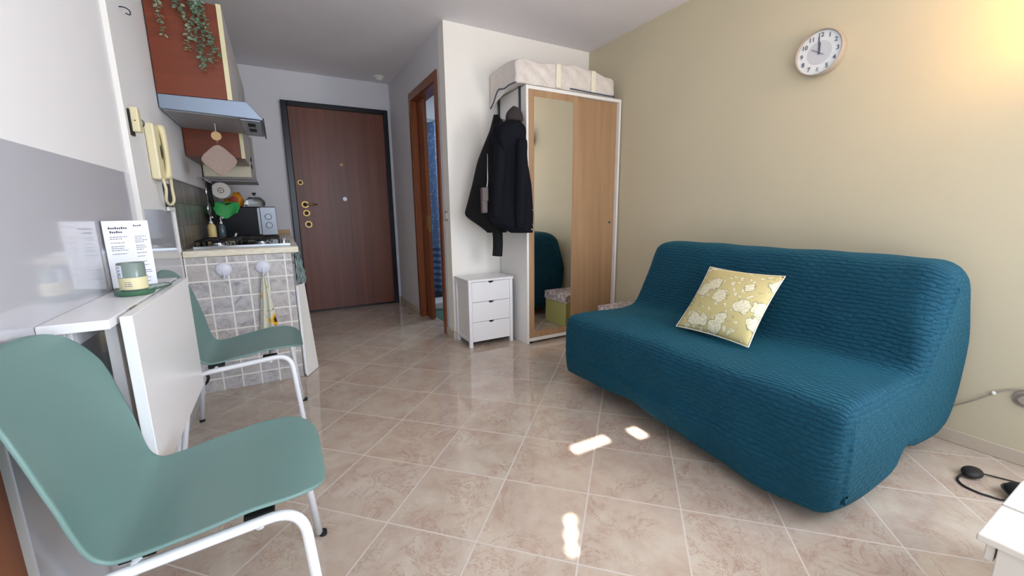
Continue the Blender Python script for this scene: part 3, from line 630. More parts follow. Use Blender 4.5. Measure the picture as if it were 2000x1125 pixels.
tag(obj('black_strap', G().tube(smoothpts([(-.51, 2.66, .255), (-.45, 2.67, .245), (-.425, 2.67, .215), (-.45, 2.67, .175), (-.51, 2.66, .165)], 8), .007, 8), 'black_rubber', smooth=True), 'black rubber loop sticking out behind the hanging table leaf', 'strap')

# things on table
pl = tag(obj('glass_plate', G().lathe((-.43, 1.83, .8445), [(.03, 0), (.07, .003), (.078, .008), (.076, .010), (.068, .006), (0, .004)], 2, 40), 'glass_green', smooth=True), 'pale green glass plate on the white wall table under the leaflet', 'plate')
cs = tag(obj('coaster', G().lathe((-.425, 1.715, .8445), [(.046, 0), (.05, .004), (.05, .012), (.046, .015), (0, .014)], 2, 40), 'green_rim', auto=50), 'dark green round coaster under the candle jar', 'coaster')
cj = thing('candle_jar', 'grey-green glass candle jar with a cream label on the white wall table', 'candle', (-.425, 1.715, .860))
obj('jar', G().lathe((-.425, 1.715, .860), [(.032, 0), (.034, .004), (.034, .084), (.032, .086), (.031, .084), (.031, .075), (0, .074)], 2, 40), 'candle_grey', cj, auto=50)
obj('label_band', G().lathe((-.425, 1.715, .863), [(.0343, 0), (.0349, .0005), (.0349, .037), (.0343, .0375)], 2, 40), 'label_cream', cj, auto=50)
def arc_mark(g, a0, a1, z0, z1, r=.0353):
    n = 4
    for i in range(n):
        p = [Vector((-.425+rr*math.cos(a0+(a1-a0)*(i+q)/n), 1.715+rr*math.sin(a0+(a1-a0)*(i+q)/n), zz)) for zz in (z0, z1) for rr in (r-.0008, r) for q in (0, 1)]
        g.hexa(p)
g = G()
for a in (-1.95, -1.75, -1.6):
    for z in (.874, .880, .886): arc_mark(g, a, a+.12+.04*math.sin(z*900), z, z+.002)
obj('printing', g, 'ink', cj)
g = G(); arc_mark(g, -2.6, -2.05, .903, .940, .0345); obj('side_label', g, 'paper_white', cj)
g = G()
for z in (.933, .923, .913, .908): arc_mark(g, -2.5, -2.2, z, z+.002, .0350)
obj('side_printing', g, 'ink', cj)
lf_ = thing('leaflet', 'two-column white guest leaflet in a clear stand on the white wall table', 'leaflet', (-.45, 1.86, .853))
LA, LB = Vector((-.506, 1.825, .853)), Vector((-.402, 1.885, .853)); LD = (LB-LA); LN = Vector((LD.y, -LD.x, 0)).normalized()
def onleaf(g, u0, u1, z0, z1, e0, e1):
    g.hexa([LA+LD*u+LN*e+Vector((0, 0, z)) for z in (z0, z1) for e in (e0, e1) for u in (u0, u1)])
g = G(); onleaf(g, 0, 1, 0, .222, 0, .0012); obj('sheet', g, 'paper_white', lf_)
g = G(); onleaf(g, -.012, 0, 0, .222, -.001, .003); obj('stand_edge', g, 'zip_blue', lf_)
g = G(); random.seed(5)
for k_, (u, z, l, hh) in enumerate(((.12, .195, .42, .007), (.14, .182, .3, .007), (.66, .203, .2, .005))):
    n = int(l/.045)
    for i in range(n):
        onleaf(g, u+i*.045, u+i*.045+.034, z, z+hh*(.7 if i % 3 else 1), .0012, .0016)
obj('heading', g, 'ink_dark', lf_)
g = G(); z = .168
while z > .012:
    for u0, l in ((.12, .42), (.65, .28)):
        if random.random() < .82:
            u = u0; e = u0+l*random.uniform(.55, 1)
            while u < e:
                wl = random.uniform(.02, .06); onleaf(g, u, min(u+wl, e), z, z+.0022, .0012, .0015); u += wl+.012
    z -= random.choice((.0065, .0065, .012))
obj('text_lines', g, 'ink', lf_)

# ------------------------------------------------------------------ chairs
def interp(tab, t):
    for (a, va), (b, vb) in zip(tab, tab[1:]):
        if t <= b:
            q = (t-a)/(b-a) if b > a else 0; return [x+(y_-x)*q for x, y_ in zip(va, vb)]
    return list(tab[-1][1])
def make_chair(label):
    c = thing('shell_chair', label, 'chair', (0, 0, 0), 'green shell chairs')
    # local: x forward (front of seat +x), y across, z up; origin on floor under the seat middle
    prof = smoothpts([(.262, 0, .436), (.25, 0, .458), (.21, 0, .470), (.14, 0, .466), (.06, 0, .452), (-.02, 0, .438), (-.08, 0, .428), (-.125, 0, .432), (-.157, 0, .465), (-.178, 0, .53), (-.196, 0, .61), (-.215, 0, .70), (-.238, 0, .78), (-.256, 0, .832), (-.262, 0, .85)], 8)
    NP = len(prof)-1; cum = [0]
    for a_, b_ in zip(prof, prof[1:]): cum.append(cum[-1]+(b_-a_).length)
    TL = cum[-1]
    cu_t = [(0, [.0]), (.06, [.004]), (.2, [.018]), (.42, [.022]), (.52, [.020]), (.66, [.028]), (.85, [.024]), (.95, [.012]), (1, [.004])]
    def f(u, v):
        u = .5-.5*math.cos(PI*u) if False else u+.045*math.sin(2*PI*u)*-1
        d = u*TL; i0 = 0
        while i0 < NP-1 and cum[i0+1] < d: i0 += 1
        q = (d-cum[i0])/(cum[i0+1]-cum[i0]); p = prof[i0].lerp(prof[i0+1], q)
        T = (prof[min(i0+2, NP)]-prof[max(i0-1, 0)]).normalized(); N = Vector((-T.z, 0, T.x))
        if N.x+N.z < 0: N = -N
        def rnd_(t, e): t = min(1, max(0, t)); return (1-(1-t)**e)**(1/e)
        hw = .212*rnd_(d/.13, 2.7)*rnd_((TL-d)/.17, 2.5)*(1-.06*math.exp(-((d/TL-.47)/.12)**2))
        cur = interp(cu_t, d/TL)[0]; s_ = (v-.5)*2
        s_ = math.sin(s_*PI/2)*.5+s_*.5
        return p+N*cur*abs(s_)**2.4+Vector((0, s_*hw, 0))
    g = G(); g.grid(f, 90, 26)
    obj('shell', g, 'chair_green', c, smooth=True, solid=.009, sub=1)
    for sgn in (-1, 1):
        yy = sgn*.178; yf = sgn*.262
        pts = fillet([(.238, yf, .012), (.205, yy, .432), (-.185, yy, .402), (-.245, yf, .012)], .07, 10)
        fr = obj('leg_frame', G().tube(pts, .0115, 14), 'white_metal', c, smooth=True)
        for px in (.25, -.245): obj('foot_cap', G().cyl((px, yf, 0), .0125, .014, 2, 16), 'black_rubber', fr)
    for xx in (.12, -.09): obj('cross_bar', G().tube([(xx, -.178, .414), (xx, .178, .414)], .009, 12), 'white_metal', c, smooth=True)
    for xx in (.12, -.09):
        for yy in (-.14, .14): obj('spacer', G().box(xx-.03, xx+.03, yy-.02, yy+.02, .414, .432), 'black_rubber', c, bevel=.003)
    return c
def copy_tree(o, parent=None):
    c = o.copy(); COL.objects.link(c)
    if parent: c.parent = parent
    for ch_ in list(o.children): copy_tree(ch_, c)
    return c
c1 = make_chair('nearest sage green shell chair with white tube legs, in front of the wall table')
c2 = copy_tree(c1); c2['label'] = 'sage green shell chair between the drop-leaf table and the tiled kitchen end wall'
c1.location = (-.225, 1.145, 0); c2.location = (-.222, 2.335, 0)

# ------------------------------------------------------------------ sofa
sf = thing('sofa_bed', 'armless sofa bed under a quilted teal cover against the beige wall', 'sofa', (2.05, 1.28, 0))
P2 = [(1.515, .425), (1.56, .448), (1.7, .452), (2.0, .448), (2.085, .465), (2.125, .52), (2.17, .65), (2.225, .80), (2.275, .862), (2.36, .878), (2.46, .868), (2.55, .825), (2.60, .74), (2.635, .55), (2.635, .38), (2.60, .22), (2.53, .12), (2.42, .085), (2.22, .10), (2.10, .14), (2.045, .11), (1.985, .055), (1.8, .04), (1.6, .04), (1.53, .048), (1.497, .075), (1.487, .25), (1.495, .38)]
cl = smoothpts([(x, 0, z) for x, z in P2+[P2[0]]], 6)[:-1]
# resample evenly
def resample(P, n):
    P = P+[P[0]]; L = [0]
    for a, b in zip(P, P[1:]): L.append(L[-1]+(b-a).length)
    out = []; j = 0
    for i in range(n):
        t = L[-1]*i/n
        while L[j+1] < t: j += 1
        out.append(P[j].lerp(P[j+1], (t-L[j])/(L[j+1]-L[j])))
    return out, L[-1]
NS = 150; cl, PL = resample(cl, NS)
def inset(P, d):  # move each point along its inward normal by d[i]
    out = []; n = len(P)
    for i, p in enumerate(P):
        T = (P[(i+2) % n]-P[i-2]).normalized(); N = Vector((T.z, 0, -T.x))   # profile runs seat front -> back: inside is to the right
        out.append(p+N*d[i])
    return out
Y0, Y1 = .535, 2.03
yl = []
Rr = [(.035+.04*max(0, min(1, (1.62-p.x)/.08))*max(0, min(1, (.44-p.z)/.12))) if p.z < .5 else .035+.065*min(1, (p.z-.5)/.2) for p in cl]
for _ in range(10): Rr = [(Rr[i-1]+Rr[i]*2+Rr[(i+1) % NS])/4 for i in range(NS)]
for i in range(9): yl.append(.12*(1-math.cos(i/8*PI/2)))
ys_ = [Y0+d for d in yl]+[Y0+.12+(Y1-Y0-.24)*i/60 for i in range(1, 60)]+[Y1-d for d in reversed(yl)]
g = G(); uvl = g.b.loops.layers.uv.new('UVMap'); RR = []
rnd = random.Random(3); ph1, ph2 = rnd.uniform(0, 6), rnd.uniform(0, 6)
for y_ in ys_:
    d = min(y_-Y0, Y1-y_); ds = []
    for r in Rr: ds.append(r-math.sqrt(max(0, r*r-(r-d)**2)) if d < r else 0)
    P = inset(cl, ds); ring = []
    for i, p in enumerate(P):
        wob = .004*math.sin(y_*9+i*.21+ph1)+.003*math.sin(y_*23-i*.4+ph2)
        q = Vector((p.x+wob*.7, y_, p.z+wob*.5))
        if p.z < .2 and p.x < 2.05:   # hem of the skirt rises towards its middle
            t = (y_-Y0)/(Y1-Y0); q.z += (.075*math.exp(-((y_-1.42)/.32)**2)+.03*max(0, min(1, (y_-1.5)/.3)))*max(0, 1-(p.z-.04)/.2); q.x += -.02*math.sin(PI*t)+.012*math.sin(y_*14)*(1-p.z/.2)
        if p.z > .40 and p.z < .5 and 1.55 < p.x < 2.05: q.z += .010*math.sin((p.x-1.55)*6)*math.sin(PI*(y_-Y0)/(Y1-Y0)*3+.5)
        ring.append(q)
    RR.append(ring)
V = g.rings(RR, cap=False)
capf = []
# end caps: three shrinking rings then a face
for e, (ring, sgn) in enumerate(((RR[0], -1), (RR[-1], 1))):
    prev = V[0] if e == 0 else V[-1]; base = [Vector((p.x, 0, p.z)) for p in ring]
    for s_i, dd in enumerate((.008, .018)):
        P = inset(base, [dd]*NS); nv = [g.b.verts.new((p.x, ring[0].y+sgn*.004*(s_i+1), p.z)) for p in P]
        for i in range(NS): g.b.faces.new((prev[i], prev[(i+1) % NS], nv[(i+1) % NS], nv[i]))
        prev = nv
    for tri in tessellate_polygon([[v_.co for v_ in prev]]):
        try: fc_ = g.b.faces.new([prev[q] for q in tri]); capf.append(fc_)
        except ValueError: pass
g.b.verts.ensure_lookup_table(); g.b.faces.ensure_lookup_table(); g.b.normal_update()
capset = set(capf); ringpos = {}
for i, r in enumerate(V):
    for j, v_ in enumerate(r): ringpos[v_] = j
for f in g.b.faces:
    body = all(l.vert in ringpos for l in f.loops) and len(f.loops) == 4 and abs(f.normal.y) < .8
    js = [ringpos.get(l.vert, 0) for l in f.loops]
    for l, j in zip(f.loops, js):
        if body:
            jj = j if not (max(js) == NS-1 and j == 0 and min(js) == 0) else NS
            l[uvl].uv = (l.vert.co.y, jj*PL/NS)
        else: l[uvl].uv = (l.vert.co.x, l.vert.co.z*1.0)
    f.smooth = f not in capset
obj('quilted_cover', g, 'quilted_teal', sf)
for xx, yy in ((1.8, .75), (1.8, 1.8), (2.4, .75), (2.4, 1.8)): obj('leg', G().tube([(xx, yy, 0), (xx, yy, .2)], .014, 12), 'black_metal', sf, smooth=True)

# cushion
cu_ = thing('cushion', 'square olive and cream floral cushion leaning on the teal sofa back', 'cushion', (1.95, 1.26, .47))
vl = Vector((.262, .012, .295)).normalized(); uy = Vector((.03, 1, 0)).normalized(); nn = vl.cross(uy).normalized()
if nn.x > 0: nn = -nn
cc = Vector((1.975, 1.263, .613)); NU = 28
def fcush(sgn):
    def f(u, v):
        a, b = (u-.5)*2, (v-.5)*2; pa = 1-.055*(1-b*b); pb = 1-.055*(1-a*a)
        t = (max(0, (1-a*a))**.55*max(0, (1-b*b))**.55)*.062
        return cc+uy*a*.205*pa+vl*b*.205*pb+nn*t*sgn
    return f
g = G(); uvl = g.b.loops.layers.uv.new('UVMap'); A = g.grid(fcush(1), NU, NU); B_ = g.grid(fcush(-1), NU, NU)
idx = {}
for M_ in (A, B_):
    for i, r in enumerate(M_):
        for j, v_ in enumerate(r): idx[v_] = (i/NU, j/NU)
for f in g.b.faces:
    for l in f.loops: l[uvl].uv = idx[l.vert]
bmesh.ops.remove_doubles(g.b, verts=g.b.verts, dist=.0005)
obj('cushion_cover', g, 'floral_cloth', cu_, smooth=True)
g = G(); ed = [fcush(0)(u, 0) for u in [i/20 for i in range(21)]]+[fcush(0)(1, v) for v in [i/20 for i in range(1, 21)]]+[fcush(0)(1-u, 1) for u in [i/20 for i in range(1, 21)]]+[fcush(0)(0, 1-v) for v in [i/20 for i in range(1, 21)]]
g.tube(ed, .003, 6, cap=False); obj('piping', g, 'bag_band', cu_, smooth=True)

# ------------------------------------------------------------------ wardrobe
wd = thing('wardrobe', 'oak and white sliding-door wardrobe with a tall mirror', 'wardrobe', (2.17, 3.0, 0))
WX0, WX1, WY0, WY1, WH = 1.695, 2.645, 2.79, 3.236, 2.015
g = G(); g.box(WX0, WX0+.02, WY0, WY1, .0, WH).box(WX1-.02, WX1, WY0, WY1, 0, WH)
obj('side_panel', g, 'white_matt', wd, bevel=.001)
obj('top_panel', G().box(WX0+.0205, WX1-.0205, WY0, WY1, WH-.025, WH), 'white_matt', wd, bevel=.001)
obj('back_panel', G().box(WX0+.021, WX1-.021, WY1-.008, WY1, .05, WH-.026), 'white_matt', wd)
obj('bottom_rail', G().box(WX0+.021, WX1-.021, WY0, WY1-.01, .022, .05), 'white_matt', wd, bevel=.001)
obj('foot', G().box(WX0+.03, WX0+.06, WY0+.02, WY0+.06, 0, .022).box(WX1-.06, WX1-.03, WY0+.02, WY0+.06, 0, .022), 'dark_slot', wd)
dr = obj('sliding_door', G().box(WX0+.021, 2.185, WY0+.004, WY0+.024, .052, WH-.026), 'oak', wd, bevel=.001)
obj('mirror', G().box(1.765, 2.135, WY0+.0015, WY0+.0045, .105, WH-.075), 'mirror_glass', dr)
dr = obj('sliding_door', G().box(2.15, WX1-.021, WY0+.030, WY0+.05, .052, WH-.026), 'oak', wd, bevel=.001)
g = G(); ring_plate(g, (2.575, WY0+.03, .985), .008, .016, .004); obj('finger_pull', g, 'chrome', dr, auto=35)
# storage bag on top
sb = thing('storage_bag', 'whitish translucent storage bag with cream straps on top of the wardrobe', 'storage bag', (2.1, 3.0, WH))
def bagring(x, sag=0):
    y0, y1, z0, z1 = 2.80, 3.236, WH+.008, WH+.185
    e = min((x-1.615), (2.575-x)); k_ = min(1, max(0, e/.05))**.5; z1 = z0+(z1-z0)*(.86+.14*k_); y0 += .02*(1-k_); y1 -= .01*(1-k_)
    z1 += .012*math.sin(x*9+1)-.02*max(0, (x-2.35)/.2)
    pts = []
    segs = [((y0, z0), (y0, z1)), ((y0, z1), (y1, z1)), ((y1, z1), (y1, z0)), ((y1, z0), (y0, z0))]
    for (a, b), (c, d_) in segs:
        for i in range(12):
            t = i/12; yv, zv = a+(c-a)*t, b+(d_-b)*t
            if b != d_: yv += (-.012 if a == y0 else 0)*math.sin(t*PI) + .004*math.sin(x*40+t*9)
            else:
                if b == z1: zv += .012*math.sin(t*PI)+.005*math.sin(x*30+t*7)
            if b == z0 and d_ == z0 or zv < z0+.02:
                if x < 1.68: zv -= sag*max(0, (yv-2.9)/.33)
            pts.append(Vector((x, yv, zv)))
    return pts
g = G(); R = [bagring(1.615+.96*i/70, sag=.11*max(0, (1.675-(1.615+.96*i/70))/.06)) for i in range(71)]
g.rings(R); obj('bag_body', g, 'bag_film', sb, smooth=False, auto=50, bevel=.006)
for xs_ in (1.985, 2.33):
    g = G(); g.box(xs_-.022, xs_+.022, 2.783, 2.787, WH+.012, WH+.180); obj('strap', g, 'bag_band', sb, bevel=.001)
obj('zip', G().tube(smoothpts([(2.1, 2.785, WH+.02), (2.3, 2.782, WH+.014), (2.5, 2.784, WH+.012), (2.565, 2.80, WH+.016), (2.572, 2.9, WH+.02)]), .005, 8), 'zip_blue', sb, smooth=True)
obj('piping', G().tube(smoothpts([(1.612, 3.22, WH-.09), (1.612, 3.16, WH-.05), (1.612, 3.08, WH+.02), (1.612, 2.98, WH+.006), (1.614, 2.90, WH+.014), (1.62, 2.81, WH+.012)]), .005, 8), 'zip_blue', sb, smooth=True)
# over-door rack
rk = thing('coat_rack', 'black metal hanging rack hooked over the left side of the wardrobe', 'coat rack', (1.68, 3.05, 1.9))
for yy in (2.875, 3.215):
    obj('upright', G().box(1.682, 1.6945, yy-.008, yy+.008, 1.62, WH+.0045).box(1.6945, 1.73, yy-.008, yy+.008, WH+.0005, WH+.0045), 'black_metal', rk, bevel=.001)
obj('cross_bar', G().box(1.676, 1.682, 2.83, 3.24, 1.78, 1.80), 'black_metal', rk, bevel=.001)
for yy in (2.88, 2.96, 3.05, 3.14): obj('hook', G().tube(smoothpts([(1.676, yy, 1.80), (1.655, yy, 1.775), (1.635, yy, 1.785), (1.628, yy, 1.81)]), .004, 8), 'black_metal', rk, smooth=True)

# coats
def garment(rows, depth, nfold, amp, seed, n=56):
    r_ = random.Random(seed); p1, p2 = r_.uniform(0, 6), r_.uniform(0, 6)
    # rows: (z, (xl,yl), (xr,yr), depthscale)
    ks = []
    for a, b in zip(rows, rows[1:]):
        m_ = max(2, int(abs(a[0]-b[0])/.018))
        for i in range(m_):
            t = i/m_; t2 = t
            ks.append([a[0]+(b[0]-a[0])*t]+[a[j][q]+(b[j][q]-a[j][q])*t2 for j in (1, 2) for q in (0, 1)]+[a[3]+(b[3]-a[3])*t])
    ks.append([rows[-1][0], *rows[-1][1], *rows[-1][2], rows[-1][3]])
    # smooth
    for _ in range(2):
        ks = [ks[0]]+[[(ks[i-1][j]+2*ks[i][j]+ks[i+1][j])/4 for j in range(6)] for i in range(1, len(ks)-1)]+[ks[-1]]
    g = G(); R = []
    for z, xl, yl_, xr, yr, dp in ks:
        c = Vector(((xl+xr)/2, (yl_+yr)/2, z)); W_ = Vector(((xr-xl)/2, (yr-yl_)/2, 0)); N = Vector((W_.y, -W_.x, 0)).normalized()
        if N.y > 0: N = -N
        ring = []
        for j in range(n):
            a = 2*PI*j/n; ca, sa = math.cos(a), math.sin(a)
            ex = 1 if ca >= 0 else -1; rx = ex*abs(ca)**.8; ry = (1 if sa >= 0 else -1)*abs(sa)**.75
            fold = amp*(math.sin(nfold*a+p1+z*3)+.5*math.sin(nfold*1.7*a+p2-z*5))
            ring.append(c+W_*rx*(1+.0*fold)+N*(ry*depth*dp+fold*abs(sa)))
        R.append(ring)
    g.rings(R); return g
A = [(1.725, (1.49, 2.812), (1.631, 2.734), .5), (1.694, (1.452, 2.832), (1.655, 2.720), .8), (1.605, (1.434, 2.841), (1.650, 2.723), .95), (1.539, (1.455, 2.829), (1.645, 2.726), .85), (1.403, (1.444, 2.836), (1.669, 2.713), .95), (1.292, (1.428, 2.844), (1.686, 2.704), 1.),
     (1.141, (1.402, 2.859), (1.696, 2.699), 1.05), (1.064, (1.387, 2.867), (1.698, 2.697), 1.1), (1.0, (1.42, 2.849), (1.696, 2.699), 1.1), (.93, (1.545, 2.78), (1.694, 2.700), .9)]
ca = thing('hooded_jacket', 'black hooded jacket with press studs hanging at the front of the coat rack', 'coat', (1.6, 2.78, 1.7))
obj('jacket_body', garment(A, .062, 4, .007, 2), 'shell_black', ca, smooth=True)
hood = [(1.742, (1.51, 2.82), (1.62, 2.76), .6), (1.725, (1.47, 2.835), (1.64, 2.75), .9), (1.70, (1.445, 2.855), (1.66, 2.735), 1.1), (1.62, (1.43, 2.86), (1.655, 2.735), 1.15), (1.55, (1.45, 2.845), (1.62, 2.75), .9), (1.50, (1.49, 2.82), (1.58, 2.775), .5)]
obj('hood', garment([(z, l, r, d_) for z, l, r, d_ in hood], .08, 4, .012, 9), 'shell_black', ca, smooth=True)
sl = [Vector((1.60, 2.70, 1.60)), Vector((1.59, 2.685, 1.45)), Vector((1.585, 2.68, 1.28)), Vector((1.58, 2.69, 1.12)), Vector((1.58, 2.70, .97))]
slp = smoothpts(sl, 8); obj('sleeve', G().tube(slp, [.040+.008*math.sin(i/len(slp)*PI)+.002*math.sin(i*.8) for i in range(len(slp))], 18), 'shell_black', ca, smooth=True)
sl = smoothpts([(1.48, 2.80, 1.58), (1.465, 2.79, 1.42), (1.45, 2.80, 1.25), (1.44, 2.82, 1.05)], 8); obj('sleeve', G().tube(sl, [.042+.012*math.sin(i/len(sl)*PI) for i in range(len(sl))], 18), 'shell_black', ca, smooth=True)
for zz, dx in ((1.25, .0), (1.10, .004), (.99, .004), (.955, -.008)):
    xx, yy = 1.668+dx, 2.66; o = obj('press_stud', G().lathe((xx, yy, zz), [(.0065, 0), (.006, -.004), (0, -.005)], 1, 14), 'grey_frame', ca, auto=60)
B2 = [(1.821, (1.521, 2.988), (1.556, 2.969), .5), (1.765, (1.507, 2.996), (1.59, 2.949), .6), (1.713, (1.495, 3.003), (1.61, 2.94), .7), (1.595, (1.447, 3.029), (1.626, 2.931), .9), (1.476, (1.402, 3.053), (1.625, 2.932), 1), (1.316, (1.366, 3.073), (1.623, 2.933), 1), (1.165, (1.327, 3.094), (1.621, 2.934), 1.05),
      (1.065, (1.299, 3.11), (1.609, 2.94), 1.05), (1.03, (1.34, 3.088), (1.609, 2.94), 1), (.962, (1.426, 3.04), (1.601, 2.945), .9), (.925, (1.46, 3.02), (1.60, 2.947), .8)]
cb = thing('fleece_coat', 'black fleece coat hanging against the wall behind the hooded jacket', 'coat', (1.5, 3.02, 1.7))
obj('coat_body', garment(B2, .055, 5, .008, 5), 'fleece_black', cb, smooth=True)
obj('sleeve', G().tube(smoothpts([(1.50, 2.96, 1.45), (1.50, 2.965, 1.25), (1.525, 2.975, 1.0), (1.535, 2.98, .85), (1.53, 2.985, .735)], 8), [.05]*17+[.044, .043, .043, .042, .042, .041, .041, .041, .041, .041, .041, .041, .041, .041, .042, .042][:16], 18), 'fleece_black', cb, smooth=True)
obj('hanging_loop', G().tube([(1.57, 2.83, 1.74), (1.60, 2.86, 1.79), (1.632, 2.88, 1.79)], .003, 6), 'black_cloth_trim', ca)
obj('hanging_loop', G().tube([(1.54, 2.98, 1.815), (1.585, 3.0, 1.80), (1.635, 2.965, 1.787)], .003, 6), 'black_cloth_trim', cb)
ht = tag(obj('knitted_hat', garment([(1.845, (1.575, 2.79), (1.60, 2.775), .5), (1.825, (1.55, 2.80), (1.63, 2.76), .9), (1.79, (1.525, 2.812), (1.645, 2.752), 1), (1.746, (1.53, 2.81), (1.645, 2.752), .95)], .05, 4, .006, 4), 'hat_brown', smooth=True), 'dark brown knitted hat on the rack above the hooded jacket', 'hat')
bg = thing('shoulder_bag', 'small brown leather bag hanging between the two black coats', 'bag', (1.375, 2.87, 1.17))
obj('bag_body', G().box(1.334, 1.384, 2.835, 2.870, 1.08, 1.27), 'brown_leather', bg, bevel=.012, seg=3)
obj('bag_flap', G().box(1.340, 1.387, 2.833, 2.840, 1.17, 1.268), 'brown_leather', bg, bevel=.003)
obj('strap', G().tube(smoothpts([(1.39, 2.868, 1.265), (1.396, 2.86, 1.32), (1.398, 2.862, 1.40), (1.42, 2.90, 1.52)]), .004, 8), 'chrome', bg, smooth=True)

# ------------------------------------------------------------------ chest of drawers
cd = thing('chest_of_drawers', 'small white chest with three drawers between the wall corner and the wardrobe', 'chest of drawers', (1.45, 3.09, 0))
CX0, CX1, CY0, CY1, CH = 1.25, 1.65, 2.95, 3.236, .56
obj('top_board', G().box(CX0-.004, CX1+.004, CY0-.008, CY1, CH-.018, CH), 'white_lacquer', cd, bevel=.002)
for xx in (CX0, CX1-.028):
    for yy in (CY0, CY1-.028): obj('leg', G().box(xx, xx+.028, yy, yy+.028, 0, CH-.0185), 'white_lacquer', cd, bevel=.0015)
for xx in (CX0+.009, CX1-.019):
    obj('side_panel', G().box(xx, xx+.01, CY0+.029, CY1-.029, .07, CH-.06), 'white_matt', cd)
    obj('side_rail', G().box(xx-.006, xx+.014, CY0+.0285, CY1-.0285, .045, .07).box(xx-.006, xx+.014, CY0+.0285, CY1-.0285, CH-.06, CH-.019), 'white_lacquer', cd, bevel=.001)
obj('back_board', G().box(CX0+.029, CX1-.029, CY1-.01, CY1-.004, .045, CH-.019), 'white_matt', cd)
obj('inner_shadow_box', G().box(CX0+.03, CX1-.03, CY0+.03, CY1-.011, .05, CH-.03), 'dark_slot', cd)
dz = [(.047, .208), (.212, .373), (.377, .538)]
for z0, z1 in dz:
    n = 14; xm = (CX0+CX1)/2; rr = .024; poly = [(CX0+.030, z0), (CX1-.030, z0), (CX1-.030, z1)]
    poly += [(xm+rr*math.cos(-PI*i/n), z1+.62*rr*math.sin(-PI*i/n)) for i in range(0, n+1)]
    poly += [(CX0+.030, z1)]
    g = G(); g.prism(poly, 1, CY0+.002, CY0+.018); obj('drawer_front', g, 'white_lacquer', cd)

# ------------------------------------------------------------------ storage box behind sofa
bx = thing('storage_box', 'olive green storage box with a patterned lid between the sofa and the wardrobe', 'box', (2.42, 2.4, 0))
obj('box_body', G().box(2.26, 2.62, 2.22, 2.56, 0.001, .245), 'box_green', bx, bevel=.004)
obj('lid', G().box(2.252, 2.628, 2.212, 2.568, .235, .312), 'lid_pattern', bx, bevel=.006)

# ------------------------------------------------------------------ wall clock
CC = Vector((2.615, 1.278, 1.908)); CR = .113
ck = thing('wall_clock', 'round white wall clock with grey numerals on the beige wall', 'clock', (2.66, 1.278, 1.908))
obj('rim', G().lathe((2.66, CC.y, CC.z), [(CR*.97, 0), (CR*.985, -.004), (CR*1.0, -.052), (CR*.975, -.057), (CR*.945, -.053), (CR*.94, -.001), (CR*.97, 0)], 0, 64, cap=False), 'clock_frame', ck, auto=40)
obj('face', G().lathe((2.66, CC.y, CC.z), [(CR*.945, -.02), (CR*.945, -.044), (0, -.044)], 0, 64), 'clock_face', ck, auto=30)
obj('inner_disc', G().lathe((2.616, CC.y, CC.z), [(CR*.52, 0), (CR*.52, -.0006), (0, -.0006)], 0, 48), 'clock_grey', ck, auto=30)
g = G(); xf = 2.6152
for n_ in range(1, 13):
    cu3 = bpy.data.curves.new('numeral', 'FONT'); cu3.body = str(n_); cu3.size = .030; cu3.align_x = 'CENTER'; cu3.align_y = 'CENTER'; cu3.extrude = .0006; cu3.offset = .0007
    to = bpy.data.objects.new('numeral', cu3); COL.objects.link(to); bpy.context.view_layer.update()
    me = bpy.data.meshes.new_from_object(to.evaluated_get(bpy.context.evaluated_depsgraph_get())); a = PI/2-n_*PI/6; rr = CR*.76
    M_ = Matrix(((0, 0, -1, xf), (-1, 0, 0, CC.y-rr*math.cos(a)), (0, 1, 0, CC.z+rr*math.sin(a)), (0, 0, 0, 1)))
    me.transform(M_); g.b.from_mesh(me); bpy.data.objects.remove(to); bpy.data.meshes.remove(me); bpy.data.curves.remove(cu3)
obj('numerals', g, 'clock_numeral', ck)
def hand(ang, l, w_, back, xx):
    a = math.radians(ang); D = Vector((0, -math.sin(a), math.cos(a))); Wd = Vector((0, math.cos(a), math.sin(a))); g = G(); c = Vector((xx, CC.y, CC.z))
    g.hexa([c+D*t+Wd*s+Vector((e, 0, 0)) for t in (-back, l) for e in (0, -.001) for s in (-w_, w_)]); return g
obj('hour_hand', hand(-1, .050, .0044, .008, 2.614), 'clock_numeral', ck)
obj('minute_hand', hand(-5, .078, .0034, .01, 2.6125), 'clock_numeral', ck)
obj('second_hand', hand(-57, .045, .0013, .03, 2.611), 'clock_numeral', ck)

# wall lamp (outside the picture to the right; gives the warm light)
wl = thing('wall_lamp', 'warm wall lamp on the beige wall just beyond the right edge of the photo', 'lamp', (2.66, .34, 1.78))
obj('backplate', G().box(2.645, 2.66, .29, .39, 1.68, 1.80), 'lamp_white', wl, bevel=.003)
obj('shade', G().lathe((2.44, .34, 1.72), [(.02, 0), (.05, .03), (.06, .08), (.056, .08), (.046, .032), (.016, .004)], 2, 32), 'lamp_white', wl, auto=60)
obj('arm', G().tube([(2.65, .34, 1.74), (2.48, .34, 1.74)], .008, 10), 'lamp_white', wl)

# cord and socket on beige wall
so = thing('wall_outlet', 'round outlet on the beige wall low near the right edge', 'outlet', (2.66, .35, .29))
obj('outlet_ring', G().lathe((2.66, .35, .29), [(.036, 0), (.036, -.010), (.028, -.014), (.026, -.006)], 0, 28), 'clock_frame', so, auto=40)
obj('cord', G().tube(smoothpts([(2.652, .66, .11), (2.652, .59, .145), (2.65, .50, .22), (2.652, .42, .30), (2.652, .37, .325), (2.645, .355, .33)], 8), .003, 8), 'clock_frame', so, smooth=True)
obj('plug', G().lathe((2.652, .35, .29), [(.02, 0), (.018, -.02), (0, -.022)], 0, 20), 'clock_frame', so, auto=40)
obj('cable_clip', G().ball((2.65, .44, .285), .008, (1, 1, 1), 8), 'plastic_white', so)

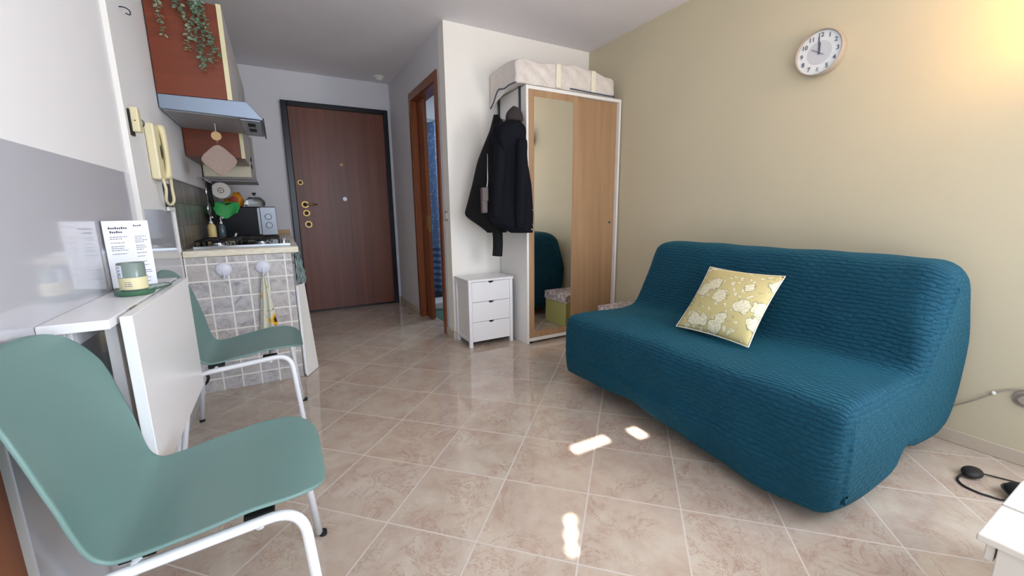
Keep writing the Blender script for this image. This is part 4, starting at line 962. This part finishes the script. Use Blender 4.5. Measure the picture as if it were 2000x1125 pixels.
# black gadgets on floor
pa = thing('power_adapter', 'flat black power adapter with a looped cable on the floor by the skirting', 'adapter', (2.37, .40, 0))
g = G(); g.ball((2.375, .405, .018), .042, (1.15, .75, .4), 12); obj('adapter_body', g, 'black_rubber', pa, smooth=True)
obj('cable', G().tube(smoothpts([(2.335, .425, .012), (2.29, .425, .005), (2.255, .40, .004), (2.245, .36, .004), (2.25, .335, .004), (2.262, .30, .004), (2.285, .282, .012)], 8), .004, 8), 'black_rubber', pa, smooth=True)
obj('lead', G().tube(smoothpts([(2.40, .385, .015), (2.44, .35, .005), (2.465, .29, .004), (2.47, .22, .004)], 8), .003, 8), 'black_rubber', pa, smooth=True)
pa = thing('headphone_case', 'rounded black case on the floor beside the white bench', 'case', (2.34, .28, 0))
obj('case_body', G().ball((2.335, .262, .03), .058, (1, .9, .48), 14), 'black_rubber', pa, smooth=True)
obj('case_seam', G().lathe((2.335, .262, .029), [(.0575, 0), (.059, .001), (.0575, .003)], 2, 36), 'black_metal', pa)

# white slatted bench, bottom right
be = thing('slatted_bench', 'white slatted low bench cut off by the bottom right corner', 'bench', (1.5, -.1, 0))
for i in range(4): obj('slat', G().box(1.225+i*.178, 1.225+i*.178+.171, -.40, .185, .392, .408), 'bench_white', be, bevel=.003)
for yy in (.158, -.385): obj('apron', G().box(1.24, 1.93, yy, yy+.014, .35, .391), 'bench_white', be, bevel=.002)
for xx in (1.235, 1.875):
    for yy in (.11, -.38): obj('leg', G().hexa([(xx, yy, 0), (xx+.06, yy, 0), (xx, yy+.045, 0), (xx+.06, yy+.045, 0), (xx, yy, .3915), (xx+.06, yy, .3915), (xx, yy+.045, .3915), (xx+.06, yy+.045, .3915)]), 'bench_white', be, bevel=.002)
# brown leaf on hall floor
tag(obj('floor_scrap', G().box(.0, .05, 0, .012, 0, .004, Matrix.Translation((1.13, 4.36, .001)) @ Matrix.Rotation(.3, 4, 'Z')), 'walnut_door', bevel=.001), 'small dark brown scrap on the hall floor by the doorway', 'scrap')
